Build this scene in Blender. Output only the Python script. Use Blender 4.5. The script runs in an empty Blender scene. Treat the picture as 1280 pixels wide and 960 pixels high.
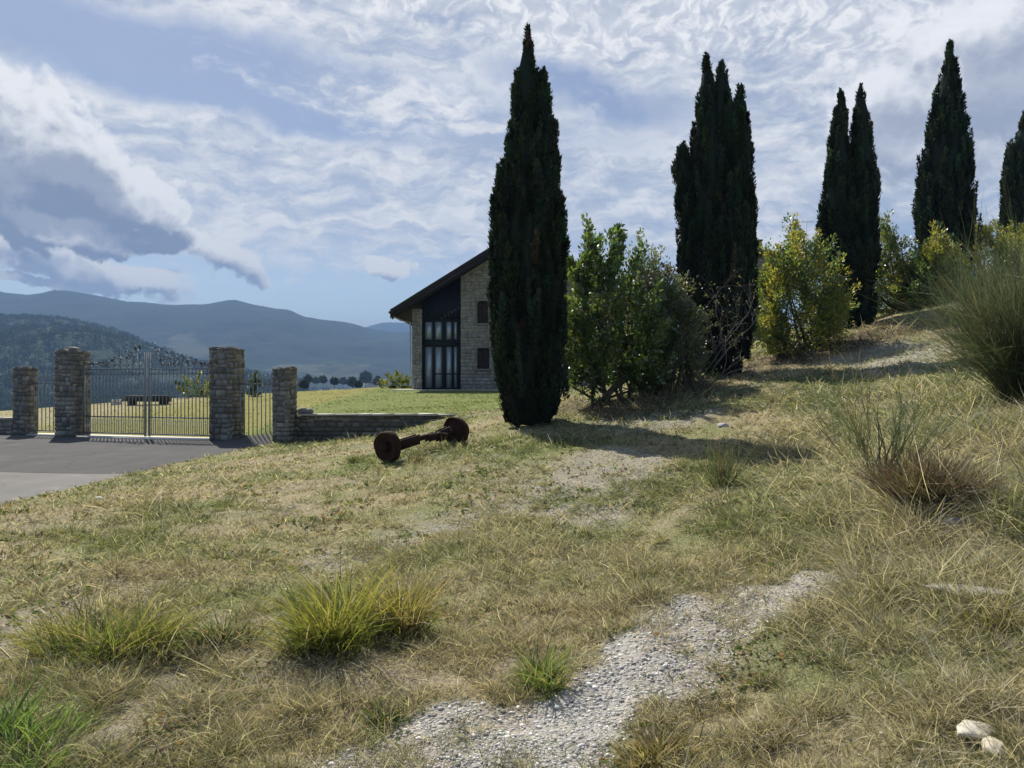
import bpy, math, random
import numpy as np
from mathutils import Vector, Matrix
R = math.radians
rng = np.random.default_rng(7)
random.seed(7)
sc = bpy.context.scene
col = sc.collection

# ------------------------------------------------------------------ camera
F = 940.0            # focal length in photograph pixels (1280 wide)
CZ = 1.6             # eye height
HV = 470.0           # horizon row of the photograph
cam = bpy.data.cameras.new("camera"); camo = bpy.data.objects.new("camera", cam); col.objects.link(camo)
camo.location = (0, 0, CZ); camo.rotation_euler = (R(90), 0, 0)
cam.sensor_width = 36; cam.lens = F / 1280 * 36; cam.shift_y = -(480 - HV) / 1280
cam.clip_start = 0.05; cam.clip_end = 60000
sc.camera = camo

# ------------------------------------------------------------------ view
sc.view_settings.view_transform = 'Standard'; sc.view_settings.look = 'None'
sc.view_settings.gamma = 1; sc.view_settings.use_curve_mapping = False
sc.view_settings.exposure = 0.64
sc.render.engine = 'CYCLES'
cy = sc.cycles
cy.max_bounces = 5; cy.diffuse_bounces = 3; cy.glossy_bounces = 2; cy.transmission_bounces = 3
cy.volume_bounces = 0; cy.use_denoising = True; cy.sample_clamp_indirect = 6

# ------------------------------------------------------------------ sun
SUN_AZ, SUN_EL = -28.0, 47.0
sd = Vector((math.sin(R(SUN_AZ)) * math.cos(R(SUN_EL)), math.cos(R(SUN_AZ)) * math.cos(R(SUN_EL)), math.sin(R(SUN_EL))))
sl = bpy.data.lights.new("sun", 'SUN'); slo = bpy.data.objects.new("sun", sl); col.objects.link(slo)
sl.energy = 5.0; sl.angle = R(0.6); sl.color = (1.0, 0.94, 0.835)
slo.rotation_euler = (-sd).to_track_quat('-Z', 'Y').to_euler(); slo.location = (-10, 20, 30)

# ------------------------------------------------------------------ world: sky + clouds (by direction)
W = bpy.data.worlds.new("World"); sc.world = W; W.use_nodes = True
nt = W.node_tree; nt.nodes.clear()
class NT:
    """small helper to write node trees as expressions"""
    def __init__(s, tree): s.t = tree
    def put(s, sock, v):
        if isinstance(v, bpy.types.NodeSocket): s.t.links.new(v, sock)
        elif v is not None: sock.default_value = v
    def m(s, op, a, b=None, c=None, clamp=False):
        n = s.t.nodes.new('ShaderNodeMath'); n.operation = op; n.use_clamp = clamp
        s.put(n.inputs[0], a); s.put(n.inputs[1], b); s.put(n.inputs[2], c); return n.outputs[0]
    def v(s, op, a, b=None):
        n = s.t.nodes.new('ShaderNodeVectorMath'); n.operation = op
        s.put(n.inputs[0], a); s.put(n.inputs[1], b)
        return n.outputs['Value'] if op in ('LENGTH', 'DOT_PRODUCT', 'DISTANCE') else n.outputs[0]
    def xyz(s, x, y, z):
        n = s.t.nodes.new('ShaderNodeCombineXYZ')
        for i, q in enumerate((x, y, z)): s.put(n.inputs[i], q)
        return n.outputs[0]
    def sep(s, v):
        n = s.t.nodes.new('ShaderNodeSeparateXYZ'); s.put(n.inputs[0], v); return n.outputs
    def noise(s, v, scale, detail=6, rough=.55, dist=0.0, lac=2.0, color=False):
        n = s.t.nodes.new('ShaderNodeTexNoise'); s.put(n.inputs['Vector'], v)
        s.put(n.inputs['Scale'], scale); s.put(n.inputs['Detail'], detail); s.put(n.inputs['Roughness'], rough)
        s.put(n.inputs['Distortion'], dist); s.put(n.inputs['Lacunarity'], lac)
        return n.outputs['Color'] if color else n.outputs[0]
    def vor(s, v, scale, feature='F1', out='Distance'):
        n = s.t.nodes.new('ShaderNodeTexVoronoi'); n.feature = feature
        s.put(n.inputs['Vector'], v); s.put(n.inputs['Scale'], scale); return n.outputs[out]
    def ss(s, x, a, b):
        n = s.t.nodes.new('ShaderNodeMapRange'); n.interpolation_type = 'SMOOTHSTEP'
        s.put(n.inputs['Value'], x); s.put(n.inputs['From Min'], a); s.put(n.inputs['From Max'], b)
        n.inputs['To Min'].default_value = 0; n.inputs['To Max'].default_value = 1; return n.outputs[0]
    def mix(s, f, a, b, mode='MIX'):
        n = s.t.nodes.new('ShaderNodeMix'); n.data_type = 'RGBA'; n.blend_type = mode
        s.put(n.inputs[0], f)
        for k, q in ((6, a), (7, b)):
            if isinstance(q, (tuple, list)): q = tuple(q) + (1,) if len(q) == 3 else tuple(q)
            s.put(n.inputs[k], q)
        return n.outputs[2]
    def ramp(s, f, stops):
        n = s.t.nodes.new('ShaderNodeValToRGB'); s.put(n.inputs[0], f); e = n.color_ramp.elements
        while len(e) < len(stops): e.new(.5)
        for k, (p, c) in enumerate(stops):
            e[k].position = p; e[k].color = tuple(c) + (1,)
        return n.outputs[0]
    def attr(s, name, out='Color'):
        n = s.t.nodes.new('ShaderNodeAttribute'); n.attribute_name = name; return n.outputs[out]

def lin(r, g, b):
    f = lambda c: (c / 255 / 12.92) if c / 255 <= .04045 else ((c / 255 + .055) / 1.055) ** 2.4
    return (f(r), f(g), f(b))
def azel(u, v):
    """direction (azimuth, elevation) in radians of a point of the sky"""
    return math.atan((u - 640) / F), math.atan((HV - v) / math.hypot(F, u - 640))

def build_sky():
    n = NT(nt)
    tc = nt.nodes.new('ShaderNodeTexCoord')
    d = tc.outputs['Generated']
    x, y, z = n.sep(d)
    az = n.m('ARCTAN2', x, y); el = n.m('ARCSINE', z)
    C = n.xyz(az, el, 0.0)
    # fold the direction onto a high flat layer so that clouds shrink towards the horizon
    zz = n.m('ADD', n.m('MAXIMUM', z, 0.0), 0.10)
    L = n.xyz(n.m('DIVIDE', x, zz), n.m('DIVIDE', y, zz), 0.0)
    sky = nt.nodes.new('ShaderNodeTexSky'); sky.sky_type = 'NISHITA'; sky.sun_disc = False
    sky.sun_elevation = R(SUN_EL); sky.sun_rotation = R(SUN_AZ); sky.altitude = 300
    sky.air_density = 1.0; sky.dust_density = 0.6; sky.ozone_density = 2.0
    # soft warp for everything
    w1 = n.v('SUBTRACT', n.noise(C, 9.0, 6, .6, color=True), (.5, .5, .5))
    def warp(base, amp):
        return n.v('ADD', base, n.v('MULTIPLY', w1, (amp, amp * .55, 0)))
    Cw = warp(C, .10)
    def blob(u, v, ru, rv, base=None, rot=0.0):
        a, e = azel(u, v)
        q = n.v('SUBTRACT', base if base is not None else Cw, (a, e, 0))
        if rot:
            qx, qy, _ = n.sep(q); c_, s_ = math.cos(rot), math.sin(rot)
            q = n.xyz(n.m('ADD', n.m('MULTIPLY', qx, c_), n.m('MULTIPLY', qy, s_)),
                      n.m('SUBTRACT', n.m('MULTIPLY', qy, c_), n.m('MULTIPLY', qx, s_)), 0)
        q = n.v('DIVIDE', q, (ru / F, rv / F, 1))
        return n.m('SUBTRACT', 1.0, n.v('LENGTH', q))
    def union(bs):
        r = bs[0]
        for b in bs[1:]: r = n.m('MAXIMUM', r, b)
        return r
    # ---- 1: thin high veil, streaky
    el_v = lambda v: math.atan((HV - v) / F)
    S1 = n.v('MULTIPLY', warp(C, .16), (1.0, 3.8, 1))
    veil = n.noise(S1, 5.0, 13, .60, .4)
    fine = n.noise(n.v('MULTIPLY', warp(C, .10), (1, 2.6, 1)), 22, 12, .62, .3)
    vf = n.m('ADD', n.m('MULTIPLY', n.m('SUBTRACT', veil, .5), 1.0), n.m('MULTIPLY', n.m('SUBTRACT', fine, .5), .9))
    belt = n.m('ADD', n.m('MULTIPLY', n.ss(n.m('ADD', el, n.m('MULTIPLY', vf, .10)), el_v(372), el_v(285)), .94), .06)
    gap_shape = n.m('MAXIMUM', blob(230, 72, 560, 50, warp(C, .14), rot=-.10), n.m('MULTIPLY', blob(745, 118, 150, 30, warp(C, .12), rot=-.25), .7))
    gap_shape = n.m('MAXIMUM', gap_shape, blob(300, 120, 300, 30, warp(C, .12), rot=-.10))
    gap = n.ss(n.m('ADD', gap_shape, n.m('MULTIPLY', vf, .9)), -.10, .50)
    patch = n.m('MAXIMUM', blob(470, 118, 200, 40, warp(C, .14), rot=-.10), n.m('MULTIPLY', blob(600, 150, 170, 40, warp(C, .12)), .8))
    gap = n.m('MULTIPLY', gap, n.m('SUBTRACT', 1.0, n.ss(n.m('ADD', patch, n.m('MULTIPLY', vf, 1.6)), -.05, .85)))
    va = n.m('ADD', n.m('MULTIPLY', n.ss(vf, -.30, .22), .42), .56)
    va = n.m('MULTIPLY', n.m('MULTIPLY', va, belt), n.m('SUBTRACT', 1.0, n.m('MULTIPLY', gap, .97)))
    # ---- 2: rippled altocumulus high up
    top_edge = n.m('ADD', el, n.m('ADD', n.m('MULTIPLY', az, .13), n.m('MULTIPLY', vf, .10)))
    top = n.ss(top_edge, el_v(72), el_v(30))
    Lr = n.v('ADD', L, n.v('MULTIPLY', n.v('SUBTRACT', n.noise(L, 2.0, 5, .55, color=True), (.5, .5, .5)), (.42, .42, 0)))
    rip = n.noise(n.v('MULTIPLY', Lr, (2.1, 1.0, 1)), 15, 6, .55, .25)
    ta = n.m('MULTIPLY', top, n.m('ADD', .78, n.m('MULTIPLY', n.ss(rip, .36, .64), .22)))
    # ---- 3: cumulus lit by the sun above: the shade is the thickness met on the way up to it
    def turb(off, amp):
        q = n.v('ADD', C, off)
        ww = n.v('SUBTRACT', n.noise(q, 11.0, 8, .6, color=True), (.5, .5, .5))
        qq = n.v('ADD', q, n.v('MULTIPLY', ww, (.09, .065, 0)))
        e1 = n.noise(qq, 16, 14, .66)
        b = n.vor(n.v('ADD', q, n.v('MULTIPLY', ww, (.05, .05, 0))), 30)
        b2 = n.vor(n.v('ADD', q, n.v('MULTIPLY', ww, (.03, .03, 0))), 75)
        e = n.m('ADD', n.m('MULTIPLY', n.m('SUBTRACT', e1, .5), 3.0 * amp), n.m('ADD', n.m('MULTIPLY', n.m('SUBTRACT', .42, b), .9 * amp), n.m('MULTIPLY', n.m('SUBTRACT', .42, b2), .45 * amp)))
        return qq, e
    def field(bl, k, off, amp=1.0):
        qq, e = turb(off, amp)
        return n.m('ADD', n.m('MULTIPLY', union([blob(*b[:4], base=qq, rot=(b[4] if len(b) > 4 else 0)) for b in bl]), k), e)
    BIG = [(-60, 195, 130, 125), (60, 205, 150, 66, -.35), (140, 240, 70, 40), (60, 282, 190, 26, -.05), (190, 262, 50, 22)]
    LOW = [(50, 322, 170, 30, -.16), (160, 342, 90, 18), (275, 320, 85, 22, -.28), (20, 352, 110, 9), (491, 338, 34, 15)]
    RGT = [(1215, 120, 160, 90, .25), (1260, 40, 130, 60), (1110, 130, 90, 46), (1150, 185, 110, 34)]
    def cumulus(bl, k, lo, hi, s0, s1, dark, white, up, amp=1.0):
        d0 = field(bl, k, (0, 0, 0), amp); d1 = field(bl, k, (-.006, up, 0), amp)
        sh = n.m('ADD', n.m('MULTIPLY', n.ss(d1, s0, s1), .8), n.m('MULTIPLY', n.ss(n.m('SUBTRACT', d1, d0), -.5, .8), .2))
        return n.mix(sh, white, dark), n.ss(d0, lo, hi)
    bcol, ba = cumulus(BIG, 2.9, -.05, .45, -.10, 1.45, (.215, .265, .375), (.93, .935, .94), .034)
    lcol, la = cumulus(LOW, 1.9, -.05, .50, -.25, 1.3, (.27, .33, .46), (.90, .90, .89), .022)
    rcol, ra = cumulus(RGT, 2.1, -.10, .70, -.10, 1.35, (.33, .375, .48), (.92, .925, .95), .034)
    vcol = n.mix(n.ss(vf, -.30, .25), (.46, .515, .62), (.90, .905, .905))
    tcol = n.mix(n.ss(rip, .36, .66), (.52, .565, .66), (.90, .905, .92))
    colr, al = vcol, va
    def over(c_top, a_top):
        nonlocal colr, al
        newa = n.m('ADD', a_top, n.m('MULTIPLY', al, n.m('SUBTRACT', 1.0, a_top)))
        f = n.m('DIVIDE', a_top, n.m('MAXIMUM', newa, 1e-4))
        colr = n.mix(f, colr, c_top); al = newa
    # thin lavender film over all of the blue
    film = n.m('MULTIPLY', n.ss(el, .02, .30), .55)
    colr = n.mix(n.m('DIVIDE', va, n.m('MAXIMUM', n.m('ADD', va, n.m('MULTIPLY', film, n.m('SUBTRACT', 1.0, va))), 1e-4)), (.285, .325, .455), vcol)
    al = n.m('ADD', va, n.m('MULTIPLY', film, n.m('SUBTRACT', 1.0, va)))
    over(tcol, ta); over(rcol, n.m('MULTIPLY', ra, .85)); over(lcol, n.m('MULTIPLY', la, .9)); over(bcol, n.m('MULTIPLY', ba, .96))
    al = n.m('MULTIPLY', al, n.m('MULTIPLY', n.ss(el, -.02, .02), n.m('ADD', .12, n.m('MULTIPLY', n.m('MULTIPLY', n.ss(y, -.25, .35), n.ss(el, 1.0, .60)), .88))))
    b1 = nt.nodes.new('ShaderNodeBackground'); nt.links.new(sky.outputs[0], b1.inputs[0]); b1.inputs[1].default_value = 0.08
    b2 = nt.nodes.new('ShaderNodeBackground'); nt.links.new(colr, b2.inputs[0]); b2.inputs[1].default_value = 0.70
    mx = nt.nodes.new('ShaderNodeMixShader'); nt.links.new(al, mx.inputs[0]); nt.links.new(b1.outputs[0], mx.inputs[1]); nt.links.new(b2.outputs[0], mx.inputs[2])
    out = nt.nodes.new('ShaderNodeOutputWorld'); nt.links.new(mx.outputs[0], out.inputs[0])
build_sky()
W.cycles.sampling_method = 'MANUAL'; W.cycles.sample_map_resolution = 1024

# ------------------------------------------------------------------ helpers: numpy noise, meshes, tags
def hash2(ix, iy, seed):
    h = (ix.astype(np.int64) * 374761393 + iy.astype(np.int64) * 668265263 + seed * 1442695041) & 0xFFFFFFFF
    h = ((h ^ (h >> 13)) * 1274126177) & 0xFFFFFFFF
    return ((h ^ (h >> 16)) & 0xFFFFFF) / float(0xFFFFFF)
def vnoise(x, y, seed=0):
    x = np.asarray(x, float); y = np.asarray(y, float)
    ix = np.floor(x); iy = np.floor(y); fx = x - ix; fy = y - iy
    fx = fx * fx * (3 - 2 * fx); fy = fy * fy * (3 - 2 * fy)
    a = hash2(ix, iy, seed); b = hash2(ix + 1, iy, seed); c = hash2(ix, iy + 1, seed); d = hash2(ix + 1, iy + 1, seed)
    return (a * (1 - fx) + b * fx) * (1 - fy) + (c * (1 - fx) + d * fx) * fy
def fbm(x, y, seed=0, o=4, g=.5):
    s = 0; a = 1; t = 0
    for k in range(o):
        s = s + a * vnoise(x * 2 ** k + 17.3 * k, y * 2 ** k - 9.1 * k, seed + k); t += a; a *= g
    return s / t
def sstep(a, b, x):
    t = np.clip((np.asarray(x, float) - a) / (b - a), 0, 1); return t * t * (3 - 2 * t)

def mesh_np(name, V, faces, mat=None, cols=None, parent=None, smooth=False, extra=None, mats=None, fmat=None):
    """link ONE mesh object; faces = list of index arrays (M,k)"""
    me = bpy.data.meshes.new(name)
    V = np.asarray(V, np.float32)
    me.vertices.add(len(V)); me.vertices.foreach_set('co', V.ravel())
    fl = [np.asarray(f, np.int32) for f in faces if len(f)]
    tot = np.concatenate([np.full(len(f), f.shape[1], np.int32) for f in fl])
    loops = np.concatenate([f.ravel() for f in fl])
    starts = np.concatenate([[0], np.cumsum(tot)[:-1]]).astype(np.int32)
    me.loops.add(len(loops)); me.loops.foreach_set('vertex_index', loops)
    me.polygons.add(len(tot)); me.polygons.foreach_set('loop_start', starts)
    try: me.polygons.foreach_set('loop_total', tot)
    except Exception: pass
    if smooth: me.polygons.foreach_set('use_smooth', np.ones(len(tot), bool))
    if cols is not None:
        ca = me.color_attributes.new('Col', 'FLOAT_COLOR', 'POINT')
        c4 = np.ones((len(V), 4), np.float32); c4[:, :cols.shape[1]] = cols
        ca.data.foreach_set('color', c4.ravel())
    if extra:
        for k, a in extra.items():
            at = me.attributes.new(k, 'FLOAT', 'POINT'); at.data.foreach_set('value', np.asarray(a, np.float32))
    for q in (mats or ([mat] if mat else [])): me.materials.append(q)
    if fmat is not None: me.polygons.foreach_set('material_index', np.asarray(fmat, np.int32))
    me.update(calc_edges=True); me.validate()
    o = bpy.data.objects.new(name, me); col.objects.link(o)
    if parent: o.parent = parent
    return o
class MB:
    """collects boxes, tubes, lathes into one mesh"""
    def __init__(s): s.V = []; s.q = []; s.t = []; s.C = []; s.n = 0
    def add(s, V, q=(), t=(), c=(.5, .5, .5)):
        V = np.asarray(V, float)
        if len(q): s.q.append(np.asarray(q) + s.n)
        if len(t): s.t.append(np.asarray(t) + s.n)
        s.V.append(V); s.C.append(np.tile(np.asarray(c, float), (len(V), 1)) if np.ndim(c) == 1 else np.asarray(c)); s.n += len(V)
        return s
    BQ = [(0, 3, 2, 1), (4, 5, 6, 7), (0, 1, 5, 4), (1, 2, 6, 5), (2, 3, 7, 6), (3, 0, 4, 7)]
    def box(s, lo, hi, c=(.5, .5, .5), j=0.0):
        (a, b, d), (e, f, g) = lo, hi
        V = np.array([(a, b, d), (e, b, d), (e, f, d), (a, f, d), (a, b, g), (e, b, g), (e, f, g), (a, f, g)], float)
        if j: V += rng.uniform(-j, j, V.shape)
        return s.add(V, s.BQ, c=c)
    def tube(s, pts, rad, n=6, c=(.5, .5, .5), cap=True):
        pts = np.asarray(pts, float); m = len(pts); rad = np.broadcast_to(np.asarray(rad, float), (m,))
        T = np.gradient(pts, axis=0) if m > 2 else np.repeat((pts[1] - pts[0])[None], m, 0)
        T /= np.linalg.norm(T, axis=1)[:, None] + 1e-9
        up = np.array([0, 0, 1.0]) if abs(T[0][2]) < .9 else np.array([1.0, 0, 0])
        V = []
        for k in range(m):
            A = np.cross(T[k], up); A /= np.linalg.norm(A) + 1e-9; B = np.cross(A, T[k])
            for i in range(n):
                w = 2 * math.pi * i / n; V.append(pts[k] + rad[k] * (math.cos(w) * A + math.sin(w) * B))
        q = [(k * n + i, k * n + (i + 1) % n, (k + 1) * n + (i + 1) % n, (k + 1) * n + i) for k in range(m - 1) for i in range(n)]
        t = []
        if cap:
            V.append(pts[0]); V.append(pts[-1]); b = m * n
            for i in range(n):
                t.append((b, (i + 1) % n, i)); t.append((b + 1, (m - 1) * n + i, (m - 1) * n + (i + 1) % n))
        return s.add(V, q, t, c)
    def build(s, name, mat, parent=None, smooth=False):
        faces = []
        if s.q: faces.append(np.concatenate(s.q))
        if s.t: faces.append(np.concatenate(s.t))
        return mesh_np(name, np.concatenate(s.V), faces, mat, np.concatenate(s.C), parent, smooth)
def tag(o, label=None, cat=None, group=None, kind=None):
    if label: o['label'] = label
    if cat: o['category'] = cat
    if group: o['group'] = group
    if kind: o['kind'] = kind
    return o
def thing(name, label, cat, loc=(0, 0, 0), rz=0.0, group=None):
    o = bpy.data.objects.new(name, None); col.objects.link(o)
    o.location = loc; o.rotation_euler = (0, 0, rz); o.empty_display_size = .2
    return tag(o, label, cat, group)

# ------------------------------------------------------------------ materials
def new_mat(name):
    m = bpy.data.materials.new(name); m.use_nodes = True; m.node_tree.nodes.clear()
    return m, NT(m.node_tree)
def finish(m, sh):
    o = m.node_tree.nodes.new('ShaderNodeOutputMaterial'); m.node_tree.links.new(sh, o.inputs[0]); return m
def principled(n, colr, rough=.8, metal=0.0, spec=.3, bump=None, bstr=.3, bdist=.02):
    p = n.t.nodes.new('ShaderNodeBsdfPrincipled')
    if isinstance(colr, tuple): colr = colr + (1,)
    n.put(p.inputs['Base Color'], colr); n.put(p.inputs['Roughness'], rough); n.put(p.inputs['Metallic'], metal)
    n.put(p.inputs['Specular IOR Level'], spec)
    if bump is not None:
        b = n.t.nodes.new('ShaderNodeBump'); b.inputs['Strength'].default_value = bstr; b.inputs['Distance'].default_value = bdist
        n.put(b.inputs['Height'], bump); n.t.links.new(b.outputs[0], p.inputs['Normal'])
    return p.outputs[0]
def pos(n):
    g = n.t.nodes.new('ShaderNodeNewGeometry'); return g.outputs['Position']
def obj_co(n):
    g = n.t.nodes.new('ShaderNodeTexCoord'); return g.outputs['Object']
def leaf_mat(name, transl=.4, rough=.5, spec=.25, gl=.06):
    m, n = new_mat(name); c = n.attr('Col')
    d = n.t.nodes.new('ShaderNodeBsdfDiffuse'); n.put(d.inputs[0], c)
    t = n.t.nodes.new('ShaderNodeBsdfTranslucent'); n.put(t.inputs[0], n.mix(1.0, c, (1.2, 1.17, .8), 'MULTIPLY'))
    a = n.t.nodes.new('ShaderNodeMixShader'); a.inputs[0].default_value = transl
    n.t.links.new(d.outputs[0], a.inputs[1]); n.t.links.new(t.outputs[0], a.inputs[2])
    if gl <= 0: return finish(m, a.outputs[0])
    g = n.t.nodes.new('ShaderNodeBsdfGlossy'); g.inputs['Roughness'].default_value = rough; g.inputs[0].default_value = (.9, .95, 1, 1)
    b = n.t.nodes.new('ShaderNodeMixShader'); b.inputs[0].default_value = gl
    n.t.links.new(a.outputs[0], b.inputs[1]); n.t.links.new(g.outputs[0], b.inputs[2])
    return finish(m, b.outputs[0])
def col_mat(name, rough=.85, nscale=12, namp=.35, spec=.2, metal=0.0, bstr=.4, bdist=.02, tint=None, tscale=3, tamt=.5):
    """vertex colour (one per stone, bar, ...) with noise breakup"""
    m, n = new_mat(name); p = obj_co(n)
    c = n.attr('Col'); h = n.noise(p, nscale, 8, .65)
    k = n.m('ADD', 1 - namp, n.m('MULTIPLY', h, 2 * namp))
    c = n.mix(1.0, c, n.xyz(k, k, k), 'MULTIPLY')
    if tint: c = n.mix(n.m('MULTIPLY', n.ss(n.noise(p, tscale, 6, .6), .45, .7), tamt), c, tint)
    return finish(m, principled(n, c, rough, metal, spec, h, bstr, bdist))
M = {}
M['leaf'] = leaf_mat('leaf', .50, .40, gl=.07)
M['woods'] = leaf_mat('woods_foliage', .15, .6, gl=0)
M['cypress'] = leaf_mat('cypress_foliage', .10, .6, gl=.012)
M['grass'] = leaf_mat('grass_blade', .50, .5, gl=.03)
M['bark'] = col_mat('bark', .95, 18, .5)
M['stone'] = col_mat('stone', .92, 9, .35, bstr=.6, tint=(.10, .10, .075), tscale=2.5, tamt=.45)
M['iron'] = col_mat('painted_iron', .5, 20, .25, spec=.4, metal=.2)
M['rust'] = col_mat('rusty_iron', .9, 14, .55, spec=.15, tint=(.05, .025, .015), tscale=6, tamt=.6)
M['timber'] = col_mat('dark_timber', .7, 10, .3)
M['plain'] = col_mat('plain', .85, 6, .2)
M['roof'] = col_mat('roof_tile', .85, 5, .35)
M['gravelstone'] = col_mat('gravel_stone', .9, 30, .2)
def glass_mat():
    m, n = new_mat('sky_toned_glass')
    return finish(m, principled(n, (.40, .46, .49), .18, .3, .5))  # pale base puts the brightness of the sky into the panes' colour
M['glass'] = glass_mat()

# ------------------------------------------------------------------ terrain
def tps_fit(P):
    P = np.asarray(P, float); n = len(P)
    d = np.hypot(P[:, None, 0] - P[None, :, 0], P[:, None, 1] - P[None, :, 1]); K = np.where(d > 0, d * d * np.log(d + 1e-12), 0)
    A = np.zeros((n + 3, n + 3)); A[:n, :n] = K + np.eye(n) * .6
    A[:n, n] = 1; A[:n, n + 1:] = P[:, :2]; A[n:, :n] = A[:n, n:].T
    w = np.linalg.solve(A, np.concatenate([P[:, 2], [0, 0, 0]])); return P, w
def tps(fit, x, y):
    P, w = fit; s = np.full(np.shape(x), w[-3]) + w[-2] * x + w[-1] * y
    for (px, py, _), k in zip(P, w[:-3]):
        d2 = (x - px) ** 2 + (y - py) ** 2; s = s + k * np.where(d2 > 0, .5 * d2 * np.log(d2 + 1e-12), 0)
    return s
RZ = -.25
FR = [(0, 0, 0), (0, -5, 0), (0, 3, .0), (-2, 3, -.06), (2, 3, .1), (0, 6, .06), (-2, 6, -.04), (-4, 5, -.14), (-7, 5, RZ), (-7, 0, RZ), (-7, 8, RZ), (-7.2, 11, RZ),
      (-7, 15, RZ), (-7, 19, RZ), (-12, 5, RZ), (-12, 10, RZ), (-12, 16, RZ), (-12, 21, RZ), (-17, 8, RZ), (-17, 16, RZ), (-17, 22, RZ), (-9.5, 20, RZ), (-9.5, 13, RZ), (-9, 8, RZ),
      (-6.3, 20.8, RZ), (-2.1, 12.5, .18), (-1, 14, .36), (.3, 15, .6), (-4.5, 13, -.02), (-4.5, 17, -.03), (-4, 20.8, -.15), (-1.6, 20.8, .46), (3.66, 8.75, .6), (2, 6, .25),
      (3.06, 4.5, .46), (3.75, 5.5, .7), (3.2, 6.5, .66), (5.05, 19, 1.62), (2.46, 16.5, 1.05), (4.8, 14, 1.15), (8.8, 18, 2.0), (10.6, 23.5, 3.1), (6.06, 9.5, 1.25), (7, 7, 1.35),
      (13, 14, 2.9), (15.5, 27, 4.5), (25, 34, 6.4), (20, 20, 4.6), (10, 4, 1.6), (10, 0, 1.6), (20, 5, 3), (6, -5, .6), (-8, -5, -.3), (0, -15, 0), (15, -10, 2.5), (-15, -10, -.3), (-25, 10, -.3),
      (-25, 24, -.3), (1, 22, .85), (3, 22, 1.2), (-1.2, 21.8, .55)]
BK = [(-6.2, 21.8, .48), (-4, 21.8, .5), (-1.8, 21.8, .53), (-6, 30, .58), (-6, 43, .82), (-1, 43, .82), (5, 43, .9), (5, 55, .9), (-6, 52, .85), (2, 30, .9), (-2, 30, .65), (-7.6, 22, -.1), (-9, 22.3, RZ),
      (-9, 30, .25), (-14, 24, RZ), (-17, 24, RZ), (-14, 33, .1), (-20, 30, -.2), (-20, 43, .3), (-14, 43, .55), (-10, 43, .75), (5.05, 19, 1.62), (10.6, 23.5, 3.1), (15.5, 27, 4.5), (25, 34, 6.4),
      (12, 45, 3), (20, 45, 5), (3, 22, 1.2), (1, 22, .85), (-1.2, 21.8, .55), (-25, 24, -.3), (-28, 45, -.3), (28, 50, 6)]
FFIT, BFIT = tps_fit(FR), tps_fit(BK)
WALL_Y = 21.3
VALLEY = -30.0
def terrain0(x, y):
    x = np.asarray(x, float); y = np.asarray(y, float)
    xc = np.clip(x, -28, 28); yc = np.clip(y, -16, 52)
    f = tps(FFIT, xc, yc); b = tps(BFIT, xc, yc)
    inw = sstep(-6.75, -6.45, x) * (1 - sstep(-1.9, -.6, x))
    lo = np.where(inw > .5, WALL_Y + .12, WALL_Y - 1.0 - .28 * (np.clip(x, -18, -6.4) + 6.4)); hi = np.where(inw > .5, WALL_Y + .36, lo + 1.6)
    m = sstep(0, 1, (y - lo) / (hi - lo))
    z = f * (1 - m) + b * m
    r = np.hypot(x, y); az = np.degrees(np.arctan2(x, y))
    r0 = 47 + 16 * sstep(-13, -6, az)
    front = sstep(-120, -60, az)
    d = np.maximum(0, r - r0)
    right = sstep(12, 30, az) * (1 - sstep(100, 140, az))
    drop = (1 - np.exp(-(d / 170) ** 1.25))
    far = (VALLEY + 10 * (fbm(x / 420, y / 420, 5, 4) - .5)) * (1 - right) + right * 25 * (1 - np.exp(-d / 300))
    return z * (1 - drop) + far * drop
def bumps(x, y):
    r = np.hypot(x, y); k = 1 - sstep(18, 40, r)
    flat = 1 - sstep(-6.9, -6.2, x)        # the road is level
    b = (fbm(x / 1.1, y / 1.1, 31, 4) - .5) * .16 + (fbm(x / .25, y / .25, 41, 3) - .5) * .085
    rightb = sstep(1.5, 3.5, x - .25 * (y - 4))
    return b * k * (1 - flat) * (1 + .5 * rightb)
def road_x(y):
    return np.interp(y, [-20, 3, 10.87, 12.6, 15.4, 18.7, 21.2, 23], [-8.2, -7.7, -7.4, -7.24, -7.2, -6.8, -6.65, -6.5])
def gate_y(x): return 21.7 + (-8.22 - x) * .281
def terrain(x, y):
    x = np.asarray(x, float); y = np.asarray(y, float)
    z = terrain0(x, y) + bumps(x, y)
    onroad = sstep(.0, .35, road_x(y) - x) * (1 - sstep(-.4, .0, y - gate_y(x))) * (1 - sstep(24, 27, -x)) * sstep(-22, -19, y)
    return z - .10 * onroad
def tz(x, y): return float(terrain(np.array([x]), np.array([y]))[0])
def ground_at(u, v):
    """where the sight line of a photograph point meets the land"""
    Y = np.concatenate([np.linspace(1.2, 30, 1500), np.linspace(30.1, 60, 400)]); X = (u - 640) / F * Y; Z = CZ - (v - HV) / F * Y
    g = terrain(X, Y); k = np.argmax(Z <= g) if (Z <= g).any() else len(Y) - 1
    return float(X[k]), float(Y[k]), float(g[k])
def at(u, v, Y): return np.array([(u - 640) / F * Y, Y, CZ - (v - HV) / F * Y])

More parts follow.
